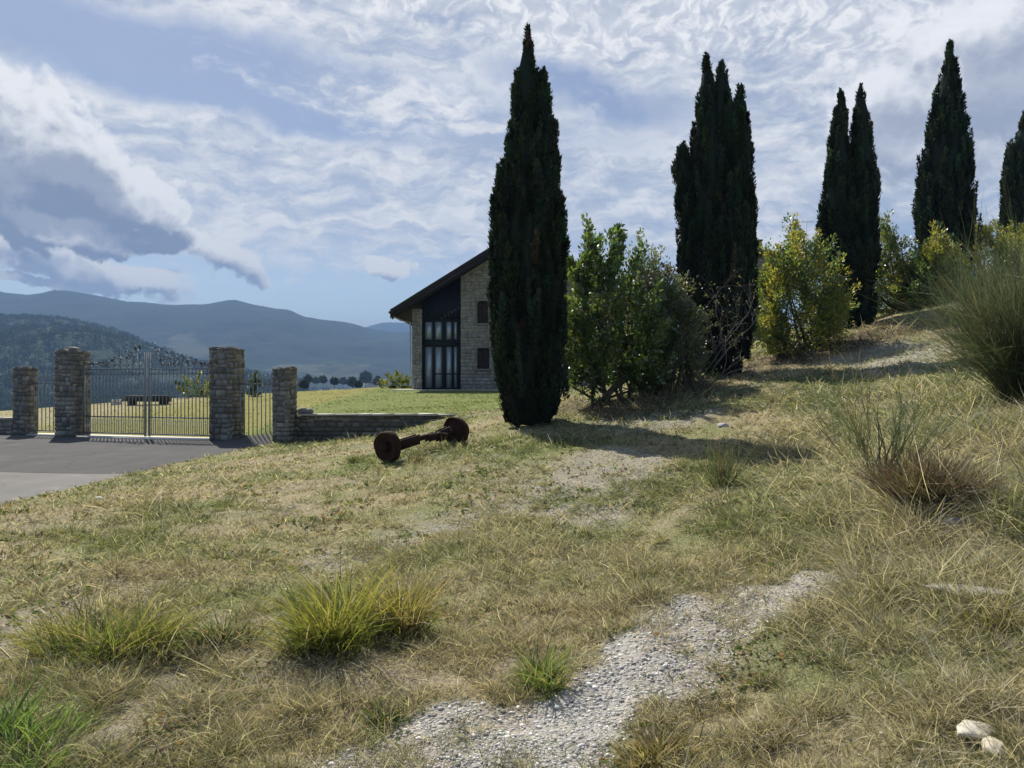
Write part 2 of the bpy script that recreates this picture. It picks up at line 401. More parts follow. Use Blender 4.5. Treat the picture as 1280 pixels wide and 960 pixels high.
# ------------------------------------------------------------------ land cover (shared by the ground sheet and the grass)
def poly(pxs): return np.array([ground_at(u, v)[:2] for u, v in pxs])
def sdist(P, x, y):
    """signed distance to polygon, positive inside"""
    n = len(P); best = np.full(np.shape(x), 1e9); ins = np.zeros(np.shape(x), bool)
    for i in range(n):
        ax, ay = P[i]; bx, by = P[(i + 1) % n]; ex, ey = bx - ax, by - ay
        t = np.clip(((x - ax) * ex + (y - ay) * ey) / (ex * ex + ey * ey + 1e-12), 0, 1)
        best = np.minimum(best, np.hypot(x - ax - t * ex, y - ay - t * ey))
        c = ((ay > y) != (by > y)) & (x < ex * (y - ay) / (ey if abs(ey) > 1e-9 else 1e-9) + ax); ins ^= c
    return np.where(ins, best, -best)
G_MAIN = poly([(120, 1300), (400, 962), (520, 895), (640, 866), (720, 830), (790, 778), (870, 748), (960, 728), (1040, 716), (1048, 732), (1005, 757), (965, 790), (905, 840), (850, 878), (800, 908), (765, 960), (740, 1300)])
G_MID = poly([(280, 725), (400, 684), (560, 632), (680, 590), (740, 560), (790, 553), (880, 565), (860, 590), (790, 640), (770, 665), (640, 655), (500, 690), (380, 735)])
G_HILL = poly([(1015, 452), (1060, 432), (1130, 424), (1200, 424), (1195, 452), (1170, 470), (1040, 472)])
G_SHADE = poly([(715, 528), (800, 516), (880, 510), (960, 500), (870, 530), (800, 546)])
B_LEFT = poly([(-60, 775), (60, 748), (140, 742), (60, 790), (20, 828), (-60, 850)])
B_LOW = poly([(40, 950), (110, 885), (200, 830), (250, 822), (262, 850), (180, 905), (110, 990)])
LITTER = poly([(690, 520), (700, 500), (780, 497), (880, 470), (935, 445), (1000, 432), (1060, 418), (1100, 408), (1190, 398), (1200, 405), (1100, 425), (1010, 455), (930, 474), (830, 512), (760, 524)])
def cover(x, y):
    w = (fbm(x / .35, y / .35, 61, 4) - .5); w2 = (fbm(x / 1.3, y / 1.3, 67, 4) - .5)
    g = sstep(-.06, .10, sdist(G_MAIN, x, y) + w * .55)
    gm = sstep(-.15, .5, sdist(G_MID, x, y) + w * .7 + w2 * .9)
    gh = sstep(-.1, .6, sdist(G_HILL, x, y) + w * .9)
    gs = sstep(-.1, .4, sdist(G_SHADE, x, y) + w * .6 + w2 * .4)
    bare = np.maximum(sstep(-.05, .2, sdist(B_LEFT, x, y) + w * .35), sstep(-.05, .15, sdist(B_LOW, x, y) + w * .25))
    worn = sstep(.60, .72, fbm(x / 1.6, y / 1.0, 71, 4)) * .35
    gravel = np.clip(np.maximum.reduce([g, gm * .48, gh * .8, gs * .7]), 0, 1)
    bare = np.clip(np.maximum.reduce([bare, gm * .5, worn]), 0, 1)
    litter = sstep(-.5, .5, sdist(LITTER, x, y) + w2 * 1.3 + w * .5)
    lawn = sstep(WALL_Y - .2, WALL_Y + .4, y) * (1 - sstep(-.5, 1.5, x - .05 * (y - 22)))  # kept lawn beyond the low wall
    lush = sstep(.42, .66, fbm(x / 2.2 + 3, y / 2.2, 81, 5)) 
    tall = sstep(.2, 1.3, x - (.75 + .27 * (y - 3.2))) * (1 - sstep(10, 17, y))
    return dict(gravel=gravel, bare=bare, lawn=lawn, lush=lush, tall=tall, main=g, litter=litter)
DRY = np.array([.275, .230, .140]); STRAW = np.array([.52, .465, .355]); GREEN = np.array([.110, .145, .045]); OLIVE = np.array([.170, .178, .075])
GRAV = np.array([.37, .35, .315]); SOIL = np.array([.235, .205, .17])
def mixc(a, b, t): return a * (1 - t[:, None]) + b * t[:, None]
def cover_col(x, y, c, gk=.58):
    n1 = fbm(x / .8, y / .8, 91, 5); n2 = fbm(x / 3.1, y / 3.1, 95, 4)
    k = mixc(np.tile(OLIVE, (len(x), 1)), DRY, np.clip(sstep(.35, .65, n1 * .6 + n2 * .4), 0, 1))
    k = mixc(k, GREEN, np.clip(c['lush'] * gk, 0, 1))
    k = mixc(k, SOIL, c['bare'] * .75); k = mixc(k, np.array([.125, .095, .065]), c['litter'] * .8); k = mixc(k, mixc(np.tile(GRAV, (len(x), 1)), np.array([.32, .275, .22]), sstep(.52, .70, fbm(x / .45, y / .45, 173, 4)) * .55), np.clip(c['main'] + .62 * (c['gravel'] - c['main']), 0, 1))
    k = mixc(k, np.tile(np.array([.135, .165, .042]), (len(x), 1)), c['lawn'] * (.75 + .25 * n1))
    far = sstep(55, 90, np.hypot(x, y)); fn = fbm(x / 160, y / 90, 99, 4)
    fc = mixc(np.tile(np.array([.045, .075, .03]), (len(x), 1)), np.array([.17, .165, .07]), sstep(.5, .56, fn))
    k = mixc(k, fc, far)
    # fields beyond the gate
    gate = sstep(-7.6, -8.6, x) * sstep(0, .8, y - gate_y(x)) * (1 - far)
    k = mixc(k, mixc(np.tile(np.array([.20, .19, .055]), (len(x), 1)), np.array([.27, .24, .13]), sstep(-15, -19, x + .6 * (n1 - .5))), gate)
    return k

# ------------------------------------------------------------------ ground sheet
def build_ground():
    r = [0.0]; q = .25
    while q < 11000:
        r.append(q); q = q + .07 if 20.4 < q < 24.5 else q * (1.014 if q < 60 else (1.03 if q < 1200 else 1.05))
    r = np.array(r)
    a = np.concatenate([np.arange(-52, 52, .25), np.arange(52, 308, 4.0)]) * math.pi / 180
    na = len(a); RR, AA = np.meshgrid(r, a, indexing='ij')
    x = (RR * np.sin(AA)).ravel(); y = (RR * np.cos(AA)).ravel(); z = terrain(x, y)
    c = cover(x, y); cc = cover_col(x, y, c, .28)
    i, j = np.meshgrid(np.arange(len(r) - 1), np.arange(na), indexing='ij'); i = i.ravel(); j = j.ravel(); j2 = (j + 1) % na
    F_ = np.stack([i * na + j, (i + 1) * na + j, (i + 1) * na + j2, i * na + j2], 1)[:, ::-1]
    m, n = new_mat('ground')
    p = pos(n); base = n.attr('Col'); gv = n.attr('gravel', 'Fac')
    f1 = n.noise(p, 34, 10, .78); f2 = n.noise(p, 5, 6, .6)
    k = n.m('ADD', .05, n.m('MULTIPLY', n.m('ADD', f1, n.m('MULTIPLY', f2, .4)), 1.35))
    f3 = n.noise(n.v('MULTIPLY', n.v('ADD', p, n.v('MULTIPLY', n.noise(p, 6, 3, .6, color=True), (.25, .25, 0))), (1, .45, 1)), 85, 4, .65); f4 = n.noise(n.v('MULTIPLY', n.v('ADD', p, n.v('MULTIPLY', n.noise(p, 7, 3, .6, color=True), (.25, .25, 0))), (.45, 1, 1)), 80, 4, .65)
    k = n.m('MULTIPLY', k, n.m('ADD', .55, n.m('MULTIPLY', n.m('MAXIMUM', n.ss(f3, .40, .66), n.ss(f4, .42, .68)), .85)))
    cc1 = n.mix(1.0, base, n.xyz(k, k, k), 'MULTIPLY')
    vc = n.vor(p, 46, out='Color'); vr = n.sep(vc)[0]; vd = n.vor(p, 46)
    g = n.m('MULTIPLY', n.m('ADD', .70, n.m('MULTIPLY', vr, .5)), n.m('ADD', .6, n.m('MULTIPLY', n.m('ADD', f1, f2), .4)))
    cc2 = n.mix(1.0, base, n.xyz(g, g, g), 'MULTIPLY')
    colr = n.mix(n.ss(gv, .25, .7), cc1, cc2)
    h = n.m('ADD', f1, n.m('MULTIPLY', n.m('SUBTRACT', .6, vd), gv))
    finish(m, principled(n, colr, .95, 0, .1, h, .7, .02))
    o = mesh_np('ground', np.stack([x, y, z], 1), [F_], m, cc, None, True, extra={'gravel': c['gravel']})
    tag(o, 'grassy hillside with worn gravel tracks sloping down to the valley', 'ground', kind='structure')
build_ground()

def build_road():
    def sheet(name, ylo, yhi, mat, label, dz, xlo=-30):
        s = np.linspace(0, 1, 90); t = np.linspace(0, 1, 70)
        V = []
        for a in t:
            for b in s:
                yy = ylo(b) + (yhi(b) - ylo(b)) * a if callable(ylo) else ylo + (yhi - ylo) * a
                xe = float(road_x(yy)) + .16 * (float(vnoise(yy / .5, 3.3, 5)) - .5) + .05
                xx = xlo + (xe - xlo) * b; V.append((xx, yy))
        V = np.array(V)
        z = np.full(len(V), RZ + dz) + (terrain0(V[:, 0], V[:, 1]) - RZ) * .9
        i, j = np.meshgrid(np.arange(69), np.arange(89), indexing='ij'); i = i.ravel(); j = j.ravel()
        f = np.stack([i * 90 + j, i * 90 + j + 1, (i + 1) * 90 + j + 1, (i + 1) * 90 + j], 1)
        o = mesh_np(name, np.column_stack([V, z]), [f], mat, None, None, True)
        tag(o, label, 'road', kind='structure')
    def amat(name, c, amp):
        m, n = new_mat(name); p = pos(n)
        f = n.noise(p, 70, 8, .75); g = n.noise(p, .9, 8, .65); h2 = n.noise(n.v('MULTIPLY', p, (1.6, .25, 1)), 1.1, 6, .6)
        k = n.m('ADD', 1 - amp * 1.7, n.m('ADD', n.m('MULTIPLY', f, amp * 1.3), n.m('ADD', n.m('MULTIPLY', g, amp * 1.3), n.m('MULTIPLY', h2, amp * .9))))
        wv = n.v('ADD', p, n.v('MULTIPLY', n.v('SUBTRACT', n.noise(p, 1.5, 4, .6, color=True), (.5, .5, .5)), (.9, .9, 0)))
        cr = n.vor(wv, .55, 'DISTANCE_TO_EDGE'); k = n.m('MULTIPLY', k, n.m('ADD', .82, n.m('MULTIPLY', n.ss(cr, .002, .014), .18)))
        st = n.mix(n.m('MULTIPLY', n.ss(g, .55, .75), .5), c, tuple(min(1, q * 1.5) for q in c))
        return finish(m, principled(n, n.mix(1.0, st, n.xyz(k, k, k), 'MULTIPLY'), .95, 0, .1, f, .5, .01))
    xb = lambda b: -30 + 23 * b
    split = lambda b: 14.4 + .55 * (1 - b) * 1.5 + .12 * math.sin(b * 17)
    sheet('road', lambda b: -20, split, amat('road_old', (.17, .165, .155), .40), 'pale worn grey road in the lower left', .0)
    sheet('driveway', split, lambda b: gate_y(xb(b)) - .05, amat('driveway_asphalt', (.088, .086, .085), .40), 'darker asphalt apron in front of the iron gate', .004)
build_road()

# ------------------------------------------------------------------ hills
def hill_mat(name, forest, field, fscale, thr, rock=None):
    m, n = new_mat(name); p = pos(n)
    q = n.v('MULTIPLY', p, (1, 1, 1.6))
    a = n.noise(q, fscale, 7, .6, .6); b = n.noise(q, fscale * 14, 5, .7)
    k = n.m('ADD', .35, n.m('MULTIPLY', b, 1.3))
    fr = n.mix(1.0, forest, n.xyz(k, k, k), 'MULTIPLY')
    vcol = n.sep(n.vor(q, fscale * 3.0, out='Color'))
    fld = n.mix(vcol[0], field, tuple(c * .55 for c in field))
    c = n.mix(n.ss(n.m('ADD', a, n.m('MULTIPLY', n.m('SUBTRACT', b, .5), .12)), n.m('ADD', thr, n.m('MULTIPLY', n.ss(n.sep(p)[2], 40, 320), .35)), n.m('ADD', thr + .03, n.m('MULTIPLY', n.ss(n.sep(p)[2], 40, 320), .35))), fr, fld)
    return finish(m, principled(n, c, 1.0, 0, .05, b, 1.0, 6.0))
def build_hill(name, ridge, Yr, Yb, zb, mat, label, rough, ny=70, du=4, back=1.35):
    ridge = np.array(ridge, float); u = np.arange(ridge[0, 0], ridge[-1, 0] + 1, du)
    vr = np.interp(u, ridge[:, 0], ridge[:, 1])
    k = np.hanning(7); k /= k.sum(); vp = np.pad(vr, 3, 'edge'); vr = np.convolve(vp, k, 'valid')
    vr = vr + (fbm(u / 26, u * 0 + 3, 13, 4) - .5) * 2.5 * rough / 60
    dirx = (u - 640) / F
    t = np.concatenate([np.linspace(0, 1, ny), np.linspace(1.04, 1.6, 12)])
    T, _ = np.meshgrid(t, u, indexing='ij')
    wob = (fbm(dirx[None, :] * 9 + T * 2, T * 3, 21, 4) - .5)
    Y = Yb + (Yr - Yb) * T * (1 + .0 * wob)
    zr = CZ + (HV - vr) / F * Yr
    prof = np.where(T <= 1, sstep(0, 1.0, T * .98 + .02) ** .9, np.maximum(0, 1 - (T - 1) / .55) ** 1.2)
    X = dirx[None, :] * Y
    spur = (fbm(X / (Yr * .075), Y / (Yr * .12), 27, 5) - .5)
    Z = zb + (zr[None, :] - zb) * prof + spur * rough * 2.6 * np.clip(4 * T * np.maximum(0, 1 - T), 0, 1)
    Z = Z + (fbm(X / (rough * .5), Y / (rough * .5), 29, 3) - .5) * rough * .10
    nu = len(u); i, j = np.meshgrid(np.arange(len(t) - 1), np.arange(nu - 1), indexing='ij'); i = i.ravel(); j = j.ravel()
    f = np.stack([i * nu + j, i * nu + j + 1, (i + 1) * nu + j + 1, (i + 1) * nu + j], 1)
    o = mesh_np(name, np.stack([X.ravel(), Y.ravel(), Z.ravel()], 1), [f], mat, None, None, True)
    tag(o, label, 'hill', kind='structure')
    return X, Y, Z
HN = build_hill('hills', [(-900, 420), (-500, 396), (-200, 385), (0, 400), (44, 400), (87, 405), (122, 413), (153, 420), (171, 429), (215, 446), (262, 455), (320, 468), (380, 478)], 1500, 520, VALLEY - 6,
           hill_mat('near_hill', (.028, .046, .026), (.075, .09, .045), .0042, .60), 'green wooded hill rising behind the gate', 26, du=3)
HM = build_hill('hills', [(-1500, 380), (-700, 360), (-300, 372), (-80, 362), (0, 368.6), (33, 372.5), (66, 366.4), (92, 368.6), (122, 374), (153, 379), (219, 382.8), (260, 381.7), (290, 377), (300, 377), (322, 384),
               (345, 389), (362, 389), (377, 397), (395, 401), (429, 405), (455, 411.5), (480, 417), (511, 418), (560, 420), (700, 424), (1000, 430), (1500, 425), (2200, 430)], 3400, 1550, VALLEY - 8,
           hill_mat('range', (.018, .033, .018), (.080, .092, .050), .0016, .56), 'long blue wooded mountain ridge across the valley', 34, ny=110)  # forest colour lowered to paint in cloud shade on the ridge
build_hill('hills', [(380, 430), (430, 418), (458, 410), (475, 405), (489, 403), (511, 405), (560, 412), (640, 420), (760, 424)], 5200, 4300, VALLEY - 10,
           hill_mat('far_peak', (.03, .05, .03), (.10, .11, .06), .0008, .62), 'faint pale blue peak at the end of the valley', 60, ny=40)

# haze: one closed box of thin air round the whole scene
def build_haze():
    mb = MB(); mb.box((-13500, -12500, VALLEY - 60), (13500, 13500, 402))
    m, n = new_mat('haze_air')
    vol = n.t.nodes.new('ShaderNodeVolumePrincipled'); vol.inputs['Color'].default_value = (.25, .41, .72, 1); vol.inputs['Density'].default_value = .00026
    vol.inputs['Anisotropy'].default_value = 0.0
    o = n.t.nodes.new('ShaderNodeOutputMaterial'); n.t.links.new(vol.outputs[0], o.inputs['Volume'])
    tag(mb.build('haze', m), 'thin blue haze filling the valley air', 'haze', kind='stuff')
build_haze()

# ------------------------------------------------------------------ foliage primitives
def nrm(v): return v / (np.linalg.norm(v, axis=1)[:, None] + 1e-9)
def leaves(P, D, L, Wd, C, fold=.12):
    """diamond leaves: returns V, quads, cols"""
    n = len(P); D = nrm(D); S = nrm(np.cross(D, rng.normal(size=(n, 3)))); N = np.cross(S, D)
    L = L[:, None]; Wd = Wd[:, None]; mid = P + D * L * .45 + N * L * fold
    V = np.stack([P, mid - S * Wd * .5, P + D * L, mid + S * Wd * .5], 1).reshape(-1, 3)
    q = (np.arange(n) * 4)[:, None] + np.array([0, 1, 2, 3]); return V, q, np.repeat(C, 4, 0)
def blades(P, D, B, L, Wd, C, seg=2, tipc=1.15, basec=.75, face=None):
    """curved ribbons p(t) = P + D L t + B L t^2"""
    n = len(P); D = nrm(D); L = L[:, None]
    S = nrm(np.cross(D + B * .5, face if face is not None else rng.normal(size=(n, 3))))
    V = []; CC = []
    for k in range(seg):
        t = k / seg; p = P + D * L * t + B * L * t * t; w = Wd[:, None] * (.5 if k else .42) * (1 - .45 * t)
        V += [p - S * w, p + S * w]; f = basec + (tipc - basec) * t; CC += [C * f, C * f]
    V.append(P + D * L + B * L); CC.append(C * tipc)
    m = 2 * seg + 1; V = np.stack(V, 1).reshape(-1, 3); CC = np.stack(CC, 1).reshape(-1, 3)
    b = (np.arange(n) * m)[:, None]
    q = np.concatenate([b + np.array([2 * k, 2 * k + 1, 2 * k + 3, 2 * k + 2]) for k in range(seg - 1)]) if seg > 1 else np.zeros((0, 4), int)
    t = b + np.array([2 * seg - 2, 2 * seg - 1, 2 * seg]); return V, q, t, CC
def join(parts):
    """parts: list of (V, [faces...], C)"""
    o = 0; V = []; FQ = []; FT = []; C = []
    for v, fs, c in parts:
        for f in fs:
            if len(f) == 0: continue
            (FQ if f.shape[1] == 4 else FT).append(np.asarray(f) + o)
        V.append(v); C.append(c); o += len(v)
    faces = ([np.concatenate(FQ)] if FQ else []) + ([np.concatenate(FT)] if FT else [])
    return np.concatenate(V), faces, np.concatenate(C)
def vary(c, n, amp=.25, hue=.12):
    k = rng.normal(1, amp, (n, 1)); h = rng.normal(1, hue, (n, 3)); return np.clip(np.asarray(c) * np.clip(k, .35, 2) * np.clip(h, .6, 1.5), .002, .9)

# ------------------------------------------------------------------ cypress trees
def cypress(Y, lobes, base_uv, label, dens=1.0, group='tall cypress trees along the slope'):
    bx, by, _ = at(base_uv[0], base_uv[1], Y); bz = tz(bx, by)
    root = thing('cypress_tree', label, 'tree', (bx, by, bz), 0, group)
    parts = []; org = np.array([bx, by, bz]); s = Y / F
    for li, lb in enumerate(lobes):
        lb = np.array(lb, float)
        zs = CZ - (lb[:, 0] - HV) * s; xl = (lb[:, 1] - 640) * s; xr = (lb[:, 2] - 640) * s
        cx = (xl + xr) / 2; rr = (xr - xl) / 2; o = np.argsort(zs); zs, cx, rr = zs[o], cx[o], rr[o]
        yo = 0 if li == 0 else rng.uniform(-.5, .1) * rr.max()
        H = zs[-1] - zs[0]; seed = 100 + li * 7 + int(base_uv[0])
        def rad(z, a, f=1.0):
            r = np.interp(z, zs, rr)
            ridge = fbm(np.cos(a) * 2.2 + 5 + z * .15, np.sin(a) * 2.2 + z * .75, seed, 4)
            fine = vnoise(a * 5.1, z * 4.2, seed + 3)
            return r * (f + .34 * (ridge - .5) + .14 * (fine - .5)) 
        # upright plumes, each a spindle of fine sprays; tips end on the outline
        area = math.pi * 2 * max(.2, rr.mean()) * H; npl = int(dens * 15 * area) + 12; per = int(230 * min(1.0, 15 / Y + .15))
        zt_ = rng.uniform(zs[0] + .1, zs[-1], npl * 3); kp = rng.uniform(0, 1, npl * 3) < (np.interp(zt_, zs, rr) + .10) / (rr.max() + .10); zt_ = zt_[kp][:npl]; npl = len(zt_)
        zt_[:3] = zs[-1] - np.array([0, .08, .16])
        a = rng.uniform(0, 2 * math.pi, npl); rt = rad(zt_, a, 1.0) * rng.uniform(.80, 1.04, npl)
        out = np.stack([np.cos(a), np.sin(a), np.zeros(npl)], 1); TIP = np.stack([np.interp(zt_, zs, cx), np.full(npl, by + yo), zt_], 1) + out * rt[:, None]
        dirn = nrm(out * rng.uniform(.03, .22, npl)[:, None] + np.array([0, 0, 1.0]) + rng.normal(0, .05, (npl, 3)))
        pl = rng.uniform(.40, 1.0, npl) * (.75 + .25 * Y / 15); pl = np.minimum(pl, np.maximum(.25, (zt_ - zs[0]) * .9)); pr = rng.uniform(.045, .085, npl) * (.8 + .2 * Y / 15)
        i_ = np.repeat(np.arange(npl), per); n = len(i_); t = rng.beta(1.2, 1.0, n)
        prof_ = np.clip((1 - t) * 2.4, 0, 1) ** .7; oo = nrm(rng.normal(size=(n, 3))) * np.array([1, 1, .4])
        P = TIP[i_] - dirn[i_] * (pl[i_] * (1 - t))[:, None] + oo * (pr[i_] * prof_ * rng.uniform(.3, 1.1, n))[:, None]
        D = dirn[i_] + oo * .55 + rng.normal(0, .2, (n, 3)); L = rng.uniform(.045, .105, n) * (.55 + .45 * Y / 15)
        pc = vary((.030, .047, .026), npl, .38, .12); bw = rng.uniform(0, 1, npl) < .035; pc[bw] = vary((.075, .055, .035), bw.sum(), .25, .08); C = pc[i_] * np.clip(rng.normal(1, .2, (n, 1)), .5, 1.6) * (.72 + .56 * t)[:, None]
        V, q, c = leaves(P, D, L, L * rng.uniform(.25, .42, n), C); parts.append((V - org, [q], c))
        # dense inner mass
        m = 28; kz = np.linspace(zs[0] + .02, zs[-1] - .12 * H * .5, 46); A = np.linspace(0, 2 * math.pi, m, endpoint=False)
        ZZ, AA = np.meshgrid(kz, A, indexing='ij'); r = rad(ZZ, AA, .74)
        V = np.stack([np.interp(ZZ, zs, cx) + np.cos(AA) * r, by + yo + np.sin(AA) * r, ZZ], -1).reshape(-1, 3)
        i, j = np.meshgrid(np.arange(45), np.arange(m), indexing='ij'); i = i.ravel(); j = j.ravel()
        f = np.stack([i * m + j, i * m + (j + 1) % m, (i + 1) * m + (j + 1) % m, (i + 1) * m + j], 1)
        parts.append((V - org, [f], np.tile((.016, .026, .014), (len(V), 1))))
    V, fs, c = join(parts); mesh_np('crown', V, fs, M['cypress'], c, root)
    mb = MB(); top = .45 * (CZ - (lobes[0][0][0] - HV) * s - bz)
    mb.tube([(0, 0, -.3), (.02, 0, .1), (0, .02, .6), (0, 0, top)], [.20, .15, .13, .05], 10, (.13, .10, .075)); mb.build('trunk', M['bark'], root, True)
    return root
cypress(15, [[(33, 659, 661), (60, 653, 667), (100, 642, 676), (150, 636, 684), (200, 628, 690), (260, 618, 694), (330, 613, 700), (400, 612, 700), (450, 617, 698), (490, 626, 694), (515, 636, 688), (532, 648, 680)],
             [(86, 677, 681), (110, 669, 687), (150, 664, 694), (200, 660, 701), (280, 650, 706), (350, 645, 707), (430, 650, 706), (480, 655, 704), (512, 664, 694)],
             [(208, 622, 626), (235, 616, 640), (300, 612, 650), (380, 613, 650), (440, 620, 650)]], (668, 535),
        'tallest dark cypress standing beside the stone house, nearest the rusty axle', 1.25)
cypress(19, [[(68, 882, 886), (100, 875, 893), (150, 866, 905), (200, 860, 915), (280, 855, 925), (360, 858, 930), (420, 866, 930), (455, 880, 925), (470, 890, 915)],
             [(78, 899, 903), (110, 890, 912), (160, 885, 925), (220, 880, 932), (300, 875, 940), (400, 880, 937), (440, 890, 930)],
             [(106, 924, 928), (130, 917, 935), (180, 910, 941), (240, 905, 945), (320, 905, 947), (390, 905, 945), (430, 905, 935), (452, 908, 925)],
             [(178, 850, 855), (205, 840, 866), (250, 846, 880), (300, 850, 890), (350, 846, 890), (395, 858, 890)]], (905, 467),
        'widest cypress with three ragged tips, its foot tangled with bare branches')
cypress(23.5, [[(113, 1050, 1053), (150, 1040, 1062), (200, 1034, 1066), (250, 1026, 1070), (290, 1024, 1072), (340, 1030, 1075), (390, 1038, 1075), (415, 1050, 1070)],
               [(109, 1071, 1074), (140, 1063, 1083), (190, 1060, 1089), (250, 1058, 1093), (310, 1056, 1094), (360, 1055, 1090), (400, 1058, 1085), (412, 1062, 1080)]], (1062, 415),
        'cypress with a twin forked tip between two yellow green bushes')
cypress(27, [[(50, 1187, 1189), (70, 1181, 1194), (100, 1174, 1199), (150, 1163, 1208), (200, 1153, 1213), (250, 1148, 1216), (300, 1150, 1212), (340, 1160, 1206), (375, 1172, 1196)],
             [(225, 1150, 1153), (250, 1146, 1160), (290, 1147, 1165), (320, 1152, 1170)]], (1184, 372),
        'single pointed cypress standing highest up the slope behind the broom')
cypress(34, [[(138, 1281, 1284), (170, 1270, 1296), (220, 1258, 1304), (270, 1254, 1306), (300, 1256, 1304), (330, 1265, 1295)],
             [(176, 1262, 1266), (200, 1257, 1275), (260, 1254, 1290), (300, 1256, 1285)]], (1281, 335),
        'cypress at the far right cut by the picture edge')

# ------------------------------------------------------------------ leafy bushes
def bush(name, label, Y, u0, u1, vtop, vbase, cols, nclump=60, nleaf=9000, leaf=.075, depth=.8, stems=7, seed=1, bare_base=.18, lobes=None, group=None, stemc=(.12, .10, .075), sparse=.0, clr=.34):
    global rng
    keep, rng = rng, np.random.default_rng(seed)
    uc = (u0 + u1) / 2; bx, by = at(uc, vbase, Y)[:2]; bz = tz(bx, by); s = Y / F
    zt = CZ - (vtop - HV) * s; zb = min(bz, CZ - (vbase - HV) * s); H = zt - zb; hw = (u1 - u0) / 2 * s; dp = hw * depth
    root = thing(name, label, 'bush', (bx, by, bz), 0, group)
    # clump centres in an uneven dome
    t = rng.uniform(bare_base, 1, nclump * 4); a = rng.uniform(0, 2 * math.pi, nclump * 4); q = rng.uniform(.35, 1, nclump * 4) ** .5
    prof = np.sin(np.clip(t * .92 + .08, 0, 1) * math.pi) ** .55
    x = np.cos(a) * q * prof * hw; y = np.sin(a) * q * prof * dp; z = zb - bz + t * H * (.84 + .16 * vnoise(a * 1.1, a * 0 + seed, seed))
    if lobes is not None:      # outline: (u, vtop) list: height limit along the width
        lo = np.array(lobes, float); lim = CZ - (np.interp(uc + x / s, lo[:, 0], lo[:, 1]) - HV) * s - bz
        z = (z - (zb - bz)) / H * (lim - (zb - bz)) + (zb - bz)
    P0 = np.stack([x, y, z], 1)[:nclump * 4]
    order = rng.permutation(len(P0))[:nclump]; P0 = P0[order]
    # leaves round the clumps
    ci = rng.integers(0, nclump, nleaf); cr = rng.uniform(.5, 1.2, nclump) * clr * (H + 2 * hw) / 4
    sd_ = nrm((P0 - np.array([0, 0, H * .15])) * np.array([1, 1, .5]) / H + np.array([0, 0, .45]) + rng.normal(0, .30, P0.shape)); slen = cr * rng.uniform(1.6, 3.0, nclump)
    tt = rng.uniform(-.75, .75, nleaf); off = nrm(rng.normal(0, 1, (nleaf, 3))) * (rng.uniform(0, 1, nleaf) ** .6)[:, None]
    P = P0[ci] + sd_[ci] * (tt * slen[ci] * .8)[:, None] + off * (cr[ci] * .55 * np.clip(1.05 - .75 * np.clip(tt + .2, 0, 1), .12, 1))[:, None]
    P[:, 2] = np.maximum(P[:, 2], .05)
    D = off + sd_[ci] * .6 + nrm(P - np.array([0, 0, H * .3])) * .4 + np.array([0, 0, .15]) + rng.normal(0, .45, (nleaf, 3))
    L = rng.uniform(.7, 1.35, nleaf) * leaf
    cols = [np.asarray(c, float) for c in cols]; pick = rng.integers(0, len(cols), nclump); base = np.array(cols)[pick][ci]
    k = np.clip(rng.normal(1, .25, (nleaf, 1)), .4, 1.8) * (.85 + .4 * rng.uniform(0, 1, nclump)[ci])[:, None]
    C = np.clip(base * k * np.clip(rng.normal(1, .08, (nleaf, 3)), .7, 1.3), .004, .8)
    V, f, c = leaves(P, D, L, L * rng.uniform(.38, .6, nleaf), C)
    mesh_np('foliage', V, [f], M['leaf'], c, root)
    mb = MB()
    for k in range(stems):
        g = P0[rng.integers(0, nclump)]; a0 = rng.uniform(0, 6.28); b0 = np.array([math.cos(a0) * hw * .35, math.sin(a0) * dp * .35, -.05]) if k else np.array([0, 0, -.05])
        gx, gy = bx + b0[0], by + b0[1]; b0[2] = tz(gx, gy) - bz - .08
        m1 = b0 * .6 + g * .4 + rng.normal(0, .06, 3); m1[2] = b0[2] + (g[2] - b0[2]) * .45
        mb.tube([b0, b0 * .8 + m1 * .2 + np.array([0, 0, .1]), m1, m1 * .4 + g * .6 + rng.normal(0, .05, 3), g], np.array([.035, .03, .024, .014, .006]) * (.7 + .3 * H / 2), 6, stemc)
        for _ in range(3):
            g2 = P0[rng.integers(0, nclump)]
            if np.linalg.norm(g2 - m1) < H * .75: mb.tube([m1, (m1 + g2) / 2 + rng.normal(0, .05, 3), g2], [.014, .009, .004], 5, stemc)
    mb.build('stem', M['bark'], root, True)
    rng = keep
    return root
DK = (.040, .080, .020); MG = (.085, .140, .030); YG = (.20, .225, .038); PG = (.135, .160, .055); YE = (.29, .27, .045); SG = (.15, .17, .10)
HG = 'bushes filling the gaps between the cypresses'
bush('leafy_bush', 'dense dark green bush right of the tallest cypress, lighter greens painted in for sun on its leaves', 16.3, 692, 835, 297, 508, [DK, MG, (.11, .17, .035), (.14, .18, .045)], 130, 19000, .105, .8, 13, 11, .14,  # lighter greens put sunlit, shiny leaves into the colour
     [(685, 318), (705, 298), (735, 293), (752, 304), (768, 297), (790, 312), (815, 345), (830, 380)], HG, clr=.24)
bush('leafy_bush', 'looser olive bush with reddish leaves left of the three tipped cypress', 17.6, 770, 872, 292, 485, [PG, SG, MG, (.11, .085, .04)], 95, 14000, .075, .7, 8, 12, .15,
     [(770, 300), (796, 292), (812, 305), (830, 345), (868, 352), (880, 372)], HG)
bush('leafy_bush', 'low grey green bush growing in front of the three tipped cypress', 16.9, 812, 880, 350, 496, [SG, PG, MG], 70, 9500, .07, .6, 6, 13, .12, [(825, 372), (850, 350), (875, 362), (905, 395)], HG)
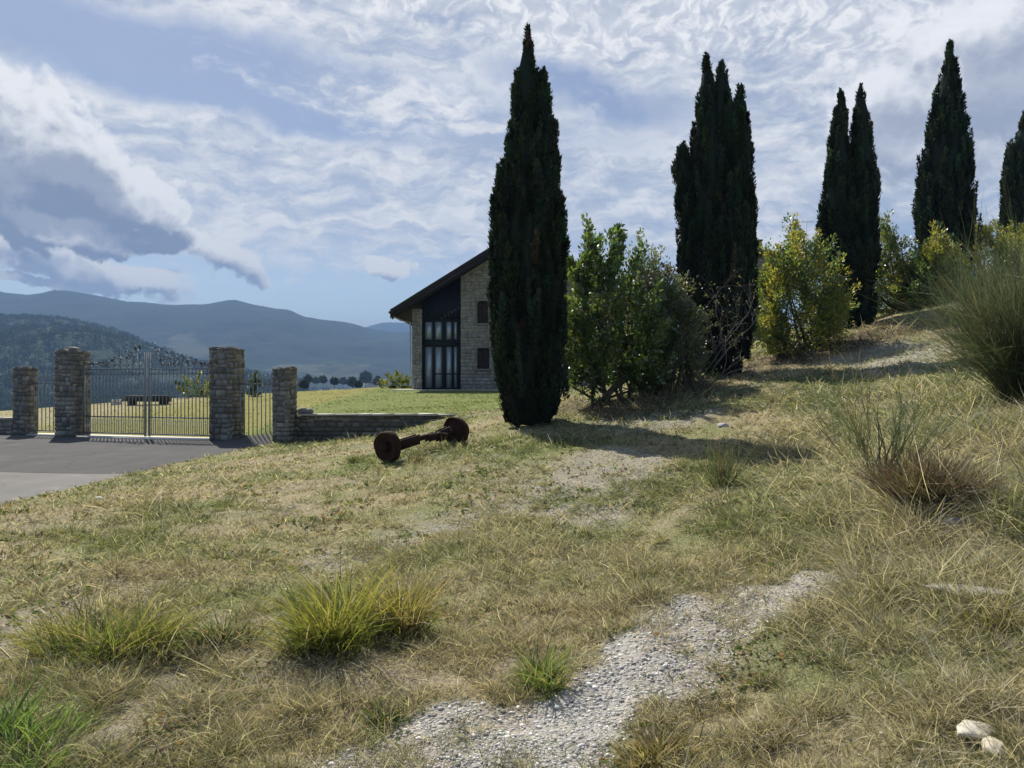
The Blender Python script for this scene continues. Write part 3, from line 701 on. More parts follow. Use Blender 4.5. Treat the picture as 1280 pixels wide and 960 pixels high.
bush('leafy_bush', 'bright yellow green bush between the widest and the forked cypress', 21.0, 932, 1054, 284, 440, [YG, (.15, .20, .04), MG, YE], 170, 30000, .085, .8, 12, 14, .10,
     [(935, 350), (955, 322), (975, 305), (992, 285), (1010, 292), (1030, 318), (1052, 330)], HG)
bush('leafy_bush', 'thin light green bush with a tall sprig right of the forked cypress', 24.5, 1080, 1146, 270, 412, [YG, PG, MG], 90, 15000, .085, .8, 7, 15, .15,
     [(1080, 325), (1098, 295), (1106, 268), (1113, 292), (1125, 305), (1145, 318)], HG)
bush('leafy_bush', 'broad bush with yellow top in front of the single pointed cypress', 23.5, 1118, 1214, 298, 408, [YG, MG, YE, DK], 150, 24000, .085, .8, 8, 16, .12,
     [(1120, 330), (1150, 308), (1170, 300), (1190, 310), (1210, 330)], HG)
bush('leafy_bush', 'low yellow green bush between the two cypresses furthest right', 27.5, 1192, 1266, 286, 378, [YG, YE, PG], 90, 13000, .09, .8, 6, 17, .1, None, HG)
bush('leafy_bush', 'yellow bush at the right edge below the last cypress', 29, 1244, 1335, 278, 365, [YE, YG], 90, 12000, .09, .8, 6, 18, .1, None, HG)
# beyond the wall and the gate
bush('leafy_bush', 'yellow green bush beside the left corner of the stone house', 46.5, 476, 516, 468, 490, [YG, PG], 24, 2200, .12, .9, 4, 19, .05)
bush('leafy_bush', 'rounded green bush seen through the gate bars by the right big pillar', 43, 222, 270, 470, 497, [MG, DK, YG], 26, 2600, .12, .9, 4, 20, .05)
bush('leafy_bush', 'small dark bush seen through the side fence right of the gate', 41, 310, 328, 468, 492, [MG, DK], 14, 1200, .11, .9, 3, 21, .05)

# bare branched shrub
def bare_shrub(label, Y, u, v, H, spread, seed, leafy=.0, c=(.20, .18, .155), n0=6, lean=(0, 0)):
    global rng
    keep, rng = rng, np.random.default_rng(seed)
    bx, by = at(u, v, Y)[:2]; bz = tz(bx, by); root = thing('bare_shrub', label, 'shrub', (bx, by, bz))
    mb = MB(); tips = []
    def grow(p, d, L, r, lev):
        k = 5; pts = [p]; q = p.copy(); dd = d.copy()
        for _ in range(k):
            dd = dd + rng.normal(0, .16, 3) + np.array([0, 0, .04]); dd /= np.linalg.norm(dd); q = q + dd * L / k; pts.append(q.copy())
        mb.tube(pts, np.linspace(r, r * .45, k + 1), 5, np.array(c) * rng.uniform(.7, 1.2)); tips.append(q)
        if lev < 3:
            for _ in range(3 if lev < 2 else 4):
                b = pts[rng.integers(2, k + 1)]; nd = dd + rng.normal(0, .55, 3); nd[2] += .15
                grow(b, nd / np.linalg.norm(nd), L * rng.uniform(.45, .75), r * .5, lev + 1)
    for k in range(n0):
        a = 6.28 * k / n0 + rng.uniform(-.3, .3); d = np.array([math.cos(a) * spread + lean[0], math.sin(a) * spread * .6 + lean[1], 1.0]); d /= np.linalg.norm(d)
        grow(np.array([math.cos(a) * .1, math.sin(a) * .1, -.05]), d, H * rng.uniform(.42, .55), .020, 0)
    mb.build('branch', M['bark'], root)
    if leafy:
        T = np.array(tips); n = int(leafy); i = rng.integers(0, len(T), n); P = T[i] + rng.normal(0, .07, (n, 3))
        V, f, cc = leaves(P, rng.normal(0, 1, (n, 3)) + np.array([0, 0, .3]), rng.uniform(.04, .08, n), rng.uniform(.02, .035, n), vary((.13, .13, .06), n))
        mesh_np('foliage', V, [f], M['leaf'], cc, root)
    rng = keep
bare_shrub('leafless grey shrub reaching above the olive bush', 17.1, 806, 490, 3.6, .30, 31, 260, (.13, .105, .09), 5, (.16, 0))
bare_shrub('tangle of bare grey branches over the foot of the widest cypress', 16.6, 868, 480, 2.9, .55, 33, 420, (.17, .155, .14), 6, (.25, 0))

# broom: many thin green wands
def broom(label, u, v, Y, H, spread, n, c, seed, width=.006, dry=.15, twig=3, woody=True, jit=.15):
    global rng
    keep, rng = rng, np.random.default_rng(seed)
    bx, by = at(u, v, Y)[:2]; bz = tz(bx, by); root = thing('broom_shrub', label, 'shrub', (bx, by, bz))
    a = rng.uniform(0, 6.283, n); q = rng.uniform(0, 1, n) ** .6 * spread
    D = np.stack([np.cos(a) * q, np.sin(a) * q, np.ones(n)], 1) + rng.normal(0, jit * .5, (n, 3)); P = np.stack([np.cos(a) * q * .22 * H, np.sin(a) * q * .22 * H, np.full(n, -.04)], 1)
    L = H * rng.uniform(.55, 1.05, n); B = np.stack([np.cos(a) * .10, np.sin(a) * .10, np.full(n, .05)], 1) + rng.normal(0, jit * .6, (n, 3)); B[:, 2] -= .12 * q / max(spread, .01)
    C = vary(c, n, .25, .08); brown = rng.uniform(0, 1, n) < dry; C[brown] = vary((.14, .11, .07), brown.sum())
    parts = []; V, fq, ft, cc = blades(P, D, B, L, np.full(n, width), C, 4, 1.0, .75); parts.append((V, [fq, ft], cc))
    Dn = nrm(D)
    for _ in range(twig):
        t = rng.uniform(.3, .9, n)[:, None]; Pt = P + Dn * L[:, None] * t + B * L[:, None] * t * t; d2 = Dn + 2 * B * t + rng.normal(0, .30 + jit * .6, (n, 3)); d2[:, 2] += .12
        V, fq, ft, cc = blades(Pt, d2, rng.normal(0, .08, (n, 3)), L * rng.uniform(.18, .42, n), np.full(n, width * .75), C * rng.uniform(.8, 1.25, (n, 1)), 2, 1.1, .9); parts.append((V, [fq, ft], cc))
    V, fs, cc = join(parts); mesh_np('wand', V, fs, M['grass'], cc, root)
    if woody:
        mb = MB()
        for k in range(11):
            a = rng.uniform(0, 6.28); q = rng.uniform(.2, 1) * spread; e = np.array([math.cos(a) * q, math.sin(a) * q, 1]) * H * rng.uniform(.35, .6)
            mb.tube([(0, 0, -.05), e * .45 + rng.normal(0, .03, 3), e * .8 + rng.normal(0, .03, 3), e * 1.25], [.011, .008, .005, .002], 5, (.11, .115, .06))
        mb.build('stem', M['bark'], root)
    rng = keep
broom('tall dense grey green broom at the right edge of the slope', 1276, 508, 9.4, 1.85, .40, 1400, (.085, .108, .060), 41, .0065, .06, 9, True, .34)
broom('second tall broom leaning behind the dense one at the right edge', 1350, 480, 10.6, 2.0, .42, 1000, (.085, .108, .060), 42, .007, .05, 8, True, .45)
broom('low open broom with a few upright stems in the middle of the right slope', 1106, 594, 6.6, 1.12, .55, 52, (.085, .115, .055), 43, .006, .15, 14, True, .2)
broom('small wispy broom in the end of the cypress shadow', 902, 600, 8.2, .62, .55, 120, (.10, .125, .06), 44, .006, .3, 3, False)
broom('dead brown bush, coloured dark for a shaded hollow, under the low open broom', 1158, 640, 5.75, .46, 1.3, 1100, (.075, .058, .038), 45, .006, .6, 3)  # dark wand colour stands in for the shade of the hollow

CLEAR = [ground_at(u, v)[:2] + (q,) for u, v, q in ((1222, 925, .08), (1242, 946, .06), (1225, 745, .17), (1190, 655, .12), (123, 625, .08), (905, 533, .25))]
# ------------------------------------------------------------------ meadow grass (uncountable)
def build_grass():
    n = 1300000
    a = np.where(rng.uniform(0, 1, n) < .86, rng.uniform(R(-44), R(44), n), rng.uniform(R(-70), R(70), n)); g = 1.55; u = rng.uniform(0, 1, n); r0, r1 = 1.7, 46.0
    r = (r0 ** (1 - g) + u * (r1 ** (1 - g) - r0 ** (1 - g))) ** (1 / (1 - g))
    x = r * np.sin(a); y = r * np.cos(a)
    nb = 110000; x[:nb] = rng.uniform(-6, 7, nb); y[:nb] = rng.uniform(-3, 3.5, nb); r = np.maximum(np.hypot(x, y), 1.5); ok = np.hypot(x, y) > .5
    c = cover(x, y)
    onroad = (x < road_x(y) + .05) & (y < gate_y(x) + .2)
    wall = (y > WALL_Y - .1) & (y < WALL_Y + .65) & (x > -6.6) & (x < -1.4)
    house = (y > 42) & (x > -6.5)
    clump = fbm(x / .18, y / .18, 141, 3)
    dens = (1 - (.80 + .17 * sstep(.36, .50, 1 - fbm(x / .22, y / .22, 201, 3))) * c['main']) * (1 - .45 * np.clip(c['gravel'] - c['main'], 0, 1)) * (1 - .35 * c['bare']) * (.60 + .85 * sstep(.35, .62, clump))
    for qx, qy, qr in CLEAR: dens = dens * sstep(qr * .7, qr * 1.2, np.hypot(x - qx, y - qy))
    keep = ok & (~onroad) & (~wall) & (~house) & (rng.uniform(0, 1, n) < dens)
    x, y, r = x[keep], y[keep], r[keep]; c = {k: v[keep] for k, v in c.items()}; n = len(x); clump = clump[keep]
    z = terrain(x, y) - .01
    big = fbm(x / 1.7, y / 1.7, 151, 4); h = .032 + .072 * sstep(.42, .72, clump) + .05 * sstep(.45, .7, big)
    h = h * .82 * (1 + .5 * c['lush']) * (1 - .5 * c['bare']); h = h + c['tall'] * (.025 + .105 * sstep(.38, .7, big)) ; h = h * (1 - .5 * c['lawn']); h = h * rng.uniform(.5, 1.5, n)
    h = h + c['litter'] * .36 * rng.uniform(0, 1, n) ** 1.5 * sstep(.35, .6, big)
    # a share of long dead stalks
    stalk = rng.uniform(0, 1, n) < (.010 + .030 * c['tall']) * (1 - c['lawn']); h = np.where(stalk, h * 1.5 + .05, h)
    lean = np.where(rng.uniform(0, 1, n) < .40, rng.uniform(1.0, 3.0, n), rng.uniform(.2, 1.0, n)); lean = np.where(stalk, rng.uniform(.1, 1.6, n), lean) + c['bare'] * rng.uniform(0, 2.5, n)
    th = rng.uniform(0, 6.283, n) ; D = np.stack([np.cos(th) * lean, np.sin(th) * lean, np.ones(n)], 1)
    B = np.stack([np.cos(th) * .25, np.sin(th) * .25, -rng.uniform(.05, .4, n)], 1) + rng.normal(0, .28, (n, 3))
    C = cover_col(x, y, {**c, 'gravel': c['gravel'] * .1, 'bare': c['bare'] * .3})
    dry = rng.uniform(0, 1, n) < (.42 - .24 * c['lush'] - .30 * c['lawn'] + .12 * c['tall']); C[dry] = C[dry] * .35 + STRAW * .65
    grn = (~dry) & (rng.uniform(0, 1, n) < .32); C[grn] = C[grn] * .4 + np.array([.10, .145, .04]) * .6
    C[stalk] = np.array([.56, .505, .39])
    C = C * np.clip(rng.normal(1.02, .34, (n, 1)), .35, 2.0)
    wd = np.maximum(.0038, r * .00090) * rng.uniform(.6, 1.3, n) * np.where(stalk, .8, 1)
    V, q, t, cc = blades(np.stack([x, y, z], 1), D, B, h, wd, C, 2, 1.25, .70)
    # broad leaved weeds and dead leaves between the blades
    m = 26000; i = rng.integers(0, n, m * 4); i = i[fbm(x[i] / .5, y[i] / .5, 191, 3) > .60][:m]; m = len(i)
    Pw = np.stack([x[i], y[i], z[i] + .015], 1) + rng.normal(0, .03, (m, 3)) * np.array([1, 1, .25]); Lw = rng.uniform(.02, .055, m) * np.clip(r[i] / 6, .8, 1.6)
    aw = rng.uniform(0, 6.283, m); Dw = np.stack([np.cos(aw), np.sin(aw), rng.uniform(.05, .8, m)], 1); Cw_ = vary((.095, .14, .035), m, .25, .1); dd = rng.uniform(0, 1, m) < .3; Cw_[dd] = vary((.22, .15, .08), dd.sum(), .3, .08)
    V2, q2, c2 = leaves(Pw, Dw, Lw, Lw * .5, Cw_); V, fs_, cc = join([(V, [q, t], cc), (V2, [q2], c2)])
    o = mesh_np('grass', V, fs_, M['grass'], cc)
    tag(o, 'dry and green meadow grass covering the slope', 'grass', kind='stuff')
build_grass()

# gravel on the worn tracks
def build_gravel():
    ico = bpy.data.meshes.new('t'); import bmesh
    bm = bmesh.new(); bmesh.ops.create_icosphere(bm, subdivisions=1, radius=1); bm.verts.ensure_lookup_table()
    IV = np.array([v.co for v in bm.verts]); IF = np.array([[v.index for v in f.verts] for f in bm.faces]); bm.free(); bpy.data.meshes.remove(ico)
    n = 260000; a = rng.uniform(R(-42), R(42), n); u = rng.uniform(0, 1, n); r = 1.8 * (19 / 1.8) ** (u ** 1.25)
    x = r * np.sin(a); y = r * np.cos(a); c = cover(x, y)
    k = rng.uniform(0, 1, n) < np.where(c['main'] > .3, .50 + .60 * sstep(.34, .56, fbm(x / .3, y / .3, 171, 4)), np.clip(c['gravel'] * 1.3, 0, 1) ** 1.1 + .006)
    edge_ = np.abs(x - road_x(y)) < .30 * rng.uniform(0, 1, n) ** 2; k = (k & (x > road_x(y) + .05)) | (edge_ & (rng.uniform(0, 1, n) < .5) & (y > 8)); x, y, r = x[k], y[k], r[k]; mn = c['main'][k]; n = len(x)
    s = np.exp(rng.normal(-5.34, .50, n)) * (.75 + .06 * r); s = np.clip(s, .003, .016)
    sc3 = np.stack([rng.uniform(.8, 1.5, n), rng.uniform(.7, 1.1, n), rng.uniform(.4, .75, n)], 1) * s[:, None]
    th = rng.uniform(0, 6.283, n); V = IV[None] * (1 + rng.uniform(-.22, .22, (n, 12, 1))) * sc3[:, None, :]
    cx, sx = np.cos(th)[:, None], np.sin(th)[:, None]; V = np.stack([V[..., 0] * cx - V[..., 1] * sx, V[..., 0] * sx + V[..., 1] * cx, V[..., 2]], -1)
    V += np.stack([x, y, np.where(x < road_x(y) + .05, np.maximum(terrain(x, y), RZ + .002), terrain(x, y)) + sc3[:, 2] * .12], 1)[:, None, :]
    f = (np.arange(n) * 12)[:, None, None] + IF[None]
    C = vary((.42, .405, .375), n, .40, .03); C = np.repeat(C, 12, 0)
    o = mesh_np('gravel', V.reshape(-1, 3), [f.reshape(-1, 3)], M['gravelstone'], C)
    tag(o, 'loose pale gravel on the worn tracks', 'gravel', kind='stuff')
build_gravel()

# countable grass tufts
def tuft(label, u, v, rad, H, n, c1, c2, seed, squash=.7, dead=.15):
    global rng
    keep, rng = rng, np.random.default_rng(seed)
    x, y, z = ground_at(u, v)
    cen = rng.normal(0, .42, (6, 2)) * rad; pick_ = rng.integers(0, 6, n); hs = rng.uniform(.6, 1.1, 6)[pick_]
    px = cen[pick_, 0] + rng.normal(0, .26, n) * rad; py = (cen[pick_, 1] + rng.normal(0, .26, n) * rad) * squash; q = np.minimum(np.hypot(px, py / squash), rad); a = np.arctan2(py, px)
    pz = terrain(x + px, y + py) - z - .015; P = np.stack([px, py, pz], 1)
    k = fbm((x + px) / .13, (y + py) / .13, seed, 3); th = a + rng.normal(0, 1.3, n); ln = rng.uniform(.02, .40, n) + .22 * q / rad
    D = np.stack([np.cos(th) * ln, np.sin(th) * ln, np.ones(n)], 1); B = np.stack([np.cos(th) * .35, np.sin(th) * .35, -rng.uniform(.05, .55, n)], 1) + rng.normal(0, .16, (n, 3))
    L = H * rng.uniform(.35, 1.12, n) * (1.1 - .45 * (q / rad) ** 2) * (.45 + 1.0 * k) * hs
    C = mixc(vary(c1, n, .25, .08), np.asarray(c2), np.clip(rng.uniform(0, 1, n) ** 1.5 * .6 + .9 * sstep(.45, .75, k) - .1, 0, 1)); d = rng.uniform(0, 1, n) < dead; C[d] = vary((.40, .33, .19), d.sum(), .2, .05)
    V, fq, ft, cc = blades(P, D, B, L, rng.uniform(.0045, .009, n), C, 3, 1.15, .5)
    o = mesh_np('grass_tuft', V, [fq, ft], M['grass'], cc); o.location = (x, y, z)
    tag(o, label, 'grass tuft'); rng = keep
TG = (.15, .19, .035); TY = (.36, .35, .075); TD = (.08, .125, .03)
tuft('largest tuft of long yellow green grass left of the gravel path', 425, 805, .34, .56, 1700, TG, TY, 51, .8, .10)
tuft('brownish green tuft joined to the right of the largest tuft', 505, 790, .22, .44, 800, (.17, .18, .04), (.36, .31, .10), 52, .8, .22)
tuft('green tuft with seed heads left of the largest tuft', 125, 815, .46, .46, 1500, (.13, .175, .04), (.33, .31, .09), 53, .7, .12)
tuft('bright green tuft in the bottom left corner', 10, 940, .26, .34, 900, (.13, .22, .045), (.25, .32, .10), 54, .8, .06)
tuft('small bright green tuft on the edge of the gravel path', 672, 862, .10, .27, 420, (.11, .19, .04), (.22, .27, .07), 55, .8, .06)
tuft('low dark green tuft just left of the gravel path', 480, 905, .10, .12, 260, TD, (.12, .14, .05), 56, .8, .2)
tuft('rusty straw coloured tuft right of the gravel at the bottom edge', 825, 955, .16, .20, 700, (.17, .15, .05), (.30, .23, .10), 57, .8, .35)
tuft('soft green tuft between the seed head tuft and the largest tuft', 285, 800, .30, .22, 800, (.075, .12, .035), (.15, .17, .06), 58, .7, .1)
tuft('green clump below the hollow right of the path end', 1060, 700, .28, .20, 800, (.08, .12, .03), (.20, .19, .07), 59, .7, .25)
tuft('mossy yellow clump beside the flat grey stone', 1250, 785, .26, .14, 900, (.14, .14, .03), (.28, .25, .06), 60, .7, .2)
tuft('small dark weed left of the axle wheel', 447, 578, .20, .18, 260, (.05, .085, .025), (.12, .14, .04), 61, .8, .1)
tuft('dry weeds growing under the rusty axle', 528, 574, .30, .20, 520, (.10, .115, .05), (.26, .24, .13), 62, .8, .4)

# ------------------------------------------------------------------ stones lying about
def rock(name, label, u, v, sx, sy, sz, c, seed, rz=0.0, flat=False):
    import bmesh
    global rng
    keep, rng = rng, np.random.default_rng(seed)
    x, y, z = ground_at(u, v)
    bm = bmesh.new()
    for p in nrm(rng.normal(size=(13, 3))) * rng.uniform(.75, 1.0, (13, 1)): bm.verts.new(p)
    bmesh.ops.convex_hull(bm, input=bm.verts); bmesh.ops.triangulate(bm, faces=bm.faces)
    bmesh.ops.delete(bm, geom=[q for q in bm.verts if not q.link_faces], context='VERTS')
    bmesh.ops.bevel(bm, geom=list(bm.edges), offset=.035, segments=1, affect='EDGES'); bmesh.ops.triangulate(bm, faces=bm.faces)
    for _ in range(2): bmesh.ops.subdivide_edges(bm, edges=bm.edges, cuts=1, use_grid_fill=True); bmesh.ops.triangulate(bm, faces=bm.faces)
    bm.verts.index_update(); V = np.array([q.co for q in bm.verts]); Fc = np.array([[q.index for q in f.verts] for f in bm.faces]); bm.free()
    V = V * (1 + (fbm(V[:, 0] * 3 + V[:, 2] * 2, V[:, 1] * 3 - V[:, 2], seed, 4)[:, None] - .5) * .16)
    V = V * np.array([sx, sy, sz])
    o = mesh_np(name, V, [Fc], M['stone_pale'], np.tile(np.asarray(c, float), (len(V), 1))); o.location = (x, y, z + sz * .35); o.rotation_euler = (rng.uniform(-.15, .15), rng.uniform(-.15, .15), rz)
    tag(o, label, 'rock'); rng = keep
M['stone_pale'] = col_mat('pale_limestone', .9, 14, .22, bstr=.5)
rock('rock', 'angular cream white rock in the bottom right corner', 1222, 925, .12, .07, .055, (.62, .58, .48), 71, .4)
rock('rock', 'smaller cream rock leaning against the white one', 1242, 946, .085, .05, .05, (.48, .43, .34), 72, 1.2)
rock('rock', 'long flat grey stone half sunk in grass on the right', 1225, 745, .36, .15, .055, (.30, .28, .255), 73, -.1)
rock('rock', 'little white stone on the verge beside the road', 123, 625, .085, .05, .04, (.70, .68, .62), 74)
rock('rock', 'pale flat stone on the shaded track under the bushes', 905, 533, .16, .12, .05, (.42, .40, .37), 75)
rock('rock', 'grey stone in the dark hollow beside the dead bush', 1190, 655, .08, .05, .04, (.30, .29, .30), 76)

# ------------------------------------------------------------------ masonry
STN = [(.30, .28, .235), (.26, .245, .21), (.35, .33, .285), (.21, .20, .175), (.38, .35, .295), (.28, .255, .205), (.25, .245, .225)]
HST = [(.36, .34, .29), (.345, .325, .28), (.375, .355, .305), (.33, .31, .27), (.385, .36, .31), (.35, .325, .27)]
def masonry(mb, origin, ux, w, h, nrmv, hole=None, sh=(.09, .17), sw=(.16, .42), prot=.018, depth=.07, gap=.012, stones=STN, dark=1.0, var=(.65, 1.2)):
    """rough coursed stones on a face: origin + ux*s + z*t, standing out along nrmv"""
    origin = np.asarray(origin, float); ux = np.asarray(ux, float); nv = np.asarray(nrmv, float); z = 0
    while z < h - .02:
        ch = min(rng.uniform(*sh), h - z)
        if h - z - ch < .05: ch = h - z
        s = -rng.uniform(0, sw[0]) * .5
        while s < w:
            cw = rng.uniform(*sw); a, b = max(s, 0), min(s + cw, w)
            if w - b < .07: b = w
            s = b if b == w else s + cw
            if b - a < .03: continue
            if hole and hole((a + b) / 2, z + ch / 2, (b - a) / 2): continue
            c = np.array(stones[rng.integers(len(stones))]) * rng.uniform(*var) * dark; p = prot * rng.uniform(.2, 1.2); g = gap * rng.uniform(.5, 1.2)
            V = []
            for dp in (-depth, p):
                for (i, k) in ((a + g, z + g), (b - g, z + g), (b - g, z + ch - g), (a + g, z + ch - g)):
                    sh_ = (.25 * g if dp > 0 else 0)
                    V.append(origin + ux * (i + rng.uniform(-g, g) * .7) + np.array([0, 0, k + rng.uniform(-g, g) * .7]) + nv * (dp + rng.uniform(-.004, .004)))
            V = np.array(V); q = np.array([(4, 5, 6, 7), (0, 1, 5, 4), (1, 2, 6, 5), (2, 3, 7, 6), (3, 0, 4, 7)]); mb.add(V, q, c=c)
            if s >= w: break
        z += ch
def stone_block(mb, w, d, h, core=.03, x0=None, y0=None, z0=0.0, **k):
    """four faced stone pier / wall, centred in plan"""
    x0 = -w / 2 if x0 is None else x0; y0 = -d / 2 if y0 is None else y0
    mb.box((x0 + core, y0 + core, z0), (x0 + w - core, y0 + d - core, z0 + h - core), (.17, .155, .13))
    masonry(mb, (x0, y0 + core, z0), (1, 0, 0), w, h, (0, -1, 0), **k); masonry(mb, (x0 + w, y0 + d - core, z0), (-1, 0, 0), w, h, (0, 1, 0), **k)
    masonry(mb, (x0 + core, y0 + d, z0), (0, -1, 0), d, h, (-1, 0, 0), **k); masonry(mb, (x0 + w - core, y0, z0), (0, 1, 0), d, h, (1, 0, 0), **k)
GA = math.atan2(21.7 - 23.2, -8.22 + 13.55)      # direction of the gate line
def pillar(label, u, Y, w, h, ragged=False):
    x, y = at(u, 545, Y)[:2]; root = thing('stone_pillar', label, 'pillar', (x, y, RZ), GA, 'stone pillars of the gateway')
    mb = MB(); stone_block(mb, w, w, h - .09, sh=(.09, .19), sw=(.13, .30), prot=.026, dark=.82); mb.build('shaft', M['stone'], root)
    mb = MB(); n = 3
    for i in range(n):
        for k in range(2):
            mb.box((-w / 2 - .0 + i * (w + .0) / n + .006, -w / 2 - .0 + k * (w + .0) / 2 + .006, h - .10), (-w / 2 - .0 + (i + 1) * (w + .0) / n - .006, -w / 2 - .0 + (k + 1) * (w + .0) / 2 - .006, h - .02 + rng.uniform(-.03, .04)),
                   np.array(STN[rng.integers(len(STN))]) * .62, .014)
    if ragged:
        mb.box((.05, -.2, h - .03), (.25, 0, h + .10), (.2, .18, .15), .03)
        mb.box((-.34, -.25, h - .03), (-.14, -.02, h + .05), (.23, .2, .16), .03)
    mb.build('cap', M['stone'], root)
    return root, x, y
PL, xl, yl = pillar('big stone gate pillar on the left of the iron gate', 91, 23.2, .70, 2.62, True)
PR, xr, yr = pillar('big stone gate pillar on the right of the iron gate', 284, 21.7, .70, 2.68)
PSL, xsl, ysl = pillar('small stone pillar at the left end of the gateway', 32, 23.75, .50, 2.12)
PSR, xsr, ysr = pillar('small stone pillar where the low wall meets the gateway', 356, 21.2, .50, 2.10)

# low retaining wall
def low_wall():
    root = thing('stone_wall', 'low stone wall with backlit shade painted on its front, holding up the lawn right of the gateway', 'wall', (-6.12, WALL_Y, RZ))
    mb = MB(); L = 4.55; mb.box((.03, .03, -.3), (L - .03, .40, .70), (.13, .12, .10))
    masonry(mb, (0, .03, -.1), (1, 0, 0), L, .82, (0, -1, 0), sh=(.08, .18), sw=(.15, .40), prot=.03, dark=.55); masonry(mb, (L - .03, 0, -.1), (0, 1, 0), .43, .82, (1, 0, 0))  # front stones darkened to carry the wall's backlit shade
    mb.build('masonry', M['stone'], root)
    mb = MB(); s = 0
    while s < L - .05:
        w = min(rng.uniform(.35, .7), L - s); mb.box((s + .006, -.035, .723), (s + w - .006, .47, .765 + rng.uniform(-.006, .01)), np.array((.46, .43, .37)) * rng.uniform(.85, 1.1), .006); s += w
    mb.build('coping', M['stone_pale'], root)
low_wall()
def left_wall():
    root = thing('stone_wall', 'low stone wall running left from the small left pillar', 'wall', (xsl - .32 * math.cos(GA), ysl - .32 * math.sin(GA), RZ), GA)
    mb = MB(); stone_block(mb, 5.0, .4, .48, x0=-5.02, y0=-.2); mb.build('masonry', M['stone'], root)
    mb = MB()
    for k in range(9): mb.box((-5.0 + k * .553, -.24, .482), (-5.0 + k * .553 + .54, .24, .53), np.array((.38, .35, .30)) * rng.uniform(.85, 1.1), .006)
    mb.build('coping', M['stone_pale'], root)
left_wall()
def loose_stones():
    for k, (u, w, h, lb) in enumerate([(378, .16, .12, 'dark loose stone on the wall end against the small pillar'), (387, .13, .10, 'round loose stone on the wall, second from the small pillar')]):
        x = (u - 640) / F * 21.45; o = None
        import bmesh
        bm = bmesh.new(); bmesh.ops.create_icosphere(bm, subdivisions=2, radius=1); V = np.array([q.co for q in bm.verts]); Fc = np.array([[q.index for q in f.verts] for f in bm.faces]); bm.free()
        V = V * (1 + .3 * (vnoise(V[:, 0] * 3 + k, V[:, 1] * 3 + V[:, 2], 5)[:, None] - .5)) * np.array([w, w * .8, h]); V[:, 2] = np.maximum(V[:, 2], -h * .6)
        o = mesh_np('loose_stone', V, [Fc], M['stone'], np.tile((.26, .25, .22), (len(V), 1))); o.location = (x, 21.48, RZ + .775 + h * .58); tag(o, lb, 'stone')
loose_stones()

# ------------------------------------------------------------------ iron gate
IC = (.23, .245, .255)
def scroll(mb, cx, cz, r, turns, flip, y=0.0, rad=.011, c=IC):
    t = np.linspace(0, 1, 22); a = t * turns * 6.283; q = r * (1 - .85 * t)
    mb.tube(np.stack([cx + flip * np.cos(a) * q, np.full(22, y), cz + np.sin(a) * q], 1), np.linspace(rad, rad * .6, 22), 5, c)
def iron_leaf_shape(mb, x, z, ang, L, c):
    d = np.array([math.cos(ang), 0, math.sin(ang)]); s = np.array([-d[2], 0, d[0]])
    V = [np.array([x, 0, z]), np.array([x, -.02, z]) + d * L * .45 - s * L * .22, np.array([x, 0, z]) + d * L, np.array([x, -.02, z]) + d * L * .45 + s * L * .22,
         np.array([x, .02, z]) + d * L * .45]
    mb.add(V, [], [(0, 1, 4), (1, 2, 4), (2, 3, 4), (3, 0, 4)], c)
GATE_C = ((xl + xr) / 2, (yl + yr) / 2); half = math.hypot(xr - xl, yr - yl) / 2 - .35 - .05
def gate_leaf(sgn, label):
    root = thing('iron_gate', label, 'gate', (GATE_C[0] + sgn * half * math.cos(GA), GATE_C[1] + sgn * half * math.sin(GA), RZ), GA, 'leaves of the iron gate')
    w = half - .012; X = lambda s: -sgn * s           # s runs from the hinge to the middle
    zt, zb = 2.06, .12
    mb = MB()
    for s in (.035, w - .06): mb.box((X(s) - .026, -.026, .05), (X(s) + .026, .026, zt + (.50 if s > 1 else .10)), IC)
    x0, x1 = sorted((X(.07), X(w - .095)))
    for zz in (zb, .62, zt - .14, zt): mb.box((x0, -.02, zz - .018), (x1, .02, zz + .018), IC)
    mb.build('frame', M['iron'], root)
    n = 17; step = (w - .16) / n
    for k in range(n):
        s = .08 + step * (k + .5); b = MB(); zz0 = zb + .018
        b.box((X(s) - .010, -.010, zz0), (X(s) + .010, .010, .602), IC); b.box((X(s) - .010, -.010, .638), (X(s) + .010, .010, zt - .158), IC); b.box((X(s) - .010, -.010, zt - .122), (X(s) + .010, .010, zt - .018), IC)
        b.build('bar', M['iron'], root)
    for k in range(n - 1):
        s = .08 + step * (k + 1); b = MB(); b.box((X(s) - .007, -.007, zb + .018), (X(s) + .007, .007, .50), IC); b.add([(X(s) - .02, 0, .50), (X(s), -.01, .50), (X(s) + .02, 0, .50), (X(s), .01, .50), (X(s), 0, .598)], [], [(0, 1, 4), (1, 2, 4), (2, 3, 4), (3, 0, 4)], IC)
        b.build('dog_bar', M['iron'], root)
    mb = MB()
    arch = lambda s: .16 + .74 * (max(0, s) / w) ** 1.5
    for k in range(9):
        s = .12 + (w - .28) * (k + .5) / 9; hgt = arch(s); r = .055 + .035 * s / w
        scroll(mb, X(s), zt + .018 + r, r, 1.6, sgn if k % 2 else -sgn); scroll(mb, X(s) + .01, zt + .05 + hgt * .5, r * .8, 1.4, -sgn if k % 2 else sgn)
        mb.tube([(X(s), 0, zt), (X(s), 0, zt + hgt * .75)], .009, 5, IC)
        for _ in range(15 + int(16 * s / w)):
            g = rng.choice([.5, .8, 1.4, 3.0]); iron_leaf_shape(mb, X(s) + rng.uniform(-.11, .11), zt + rng.uniform(.06, max(.1, hgt - .05)), rng.uniform(.3, 2.8), rng.uniform(.05, .13), np.array(IC) * g)  # lightest leaves paint metal glints into the iron colour
    mb.build('leaf_scroll_crest', M['iron'], root)
    return root
gate_leaf(-1, 'left leaf of the grey iron gate with leafy crest')
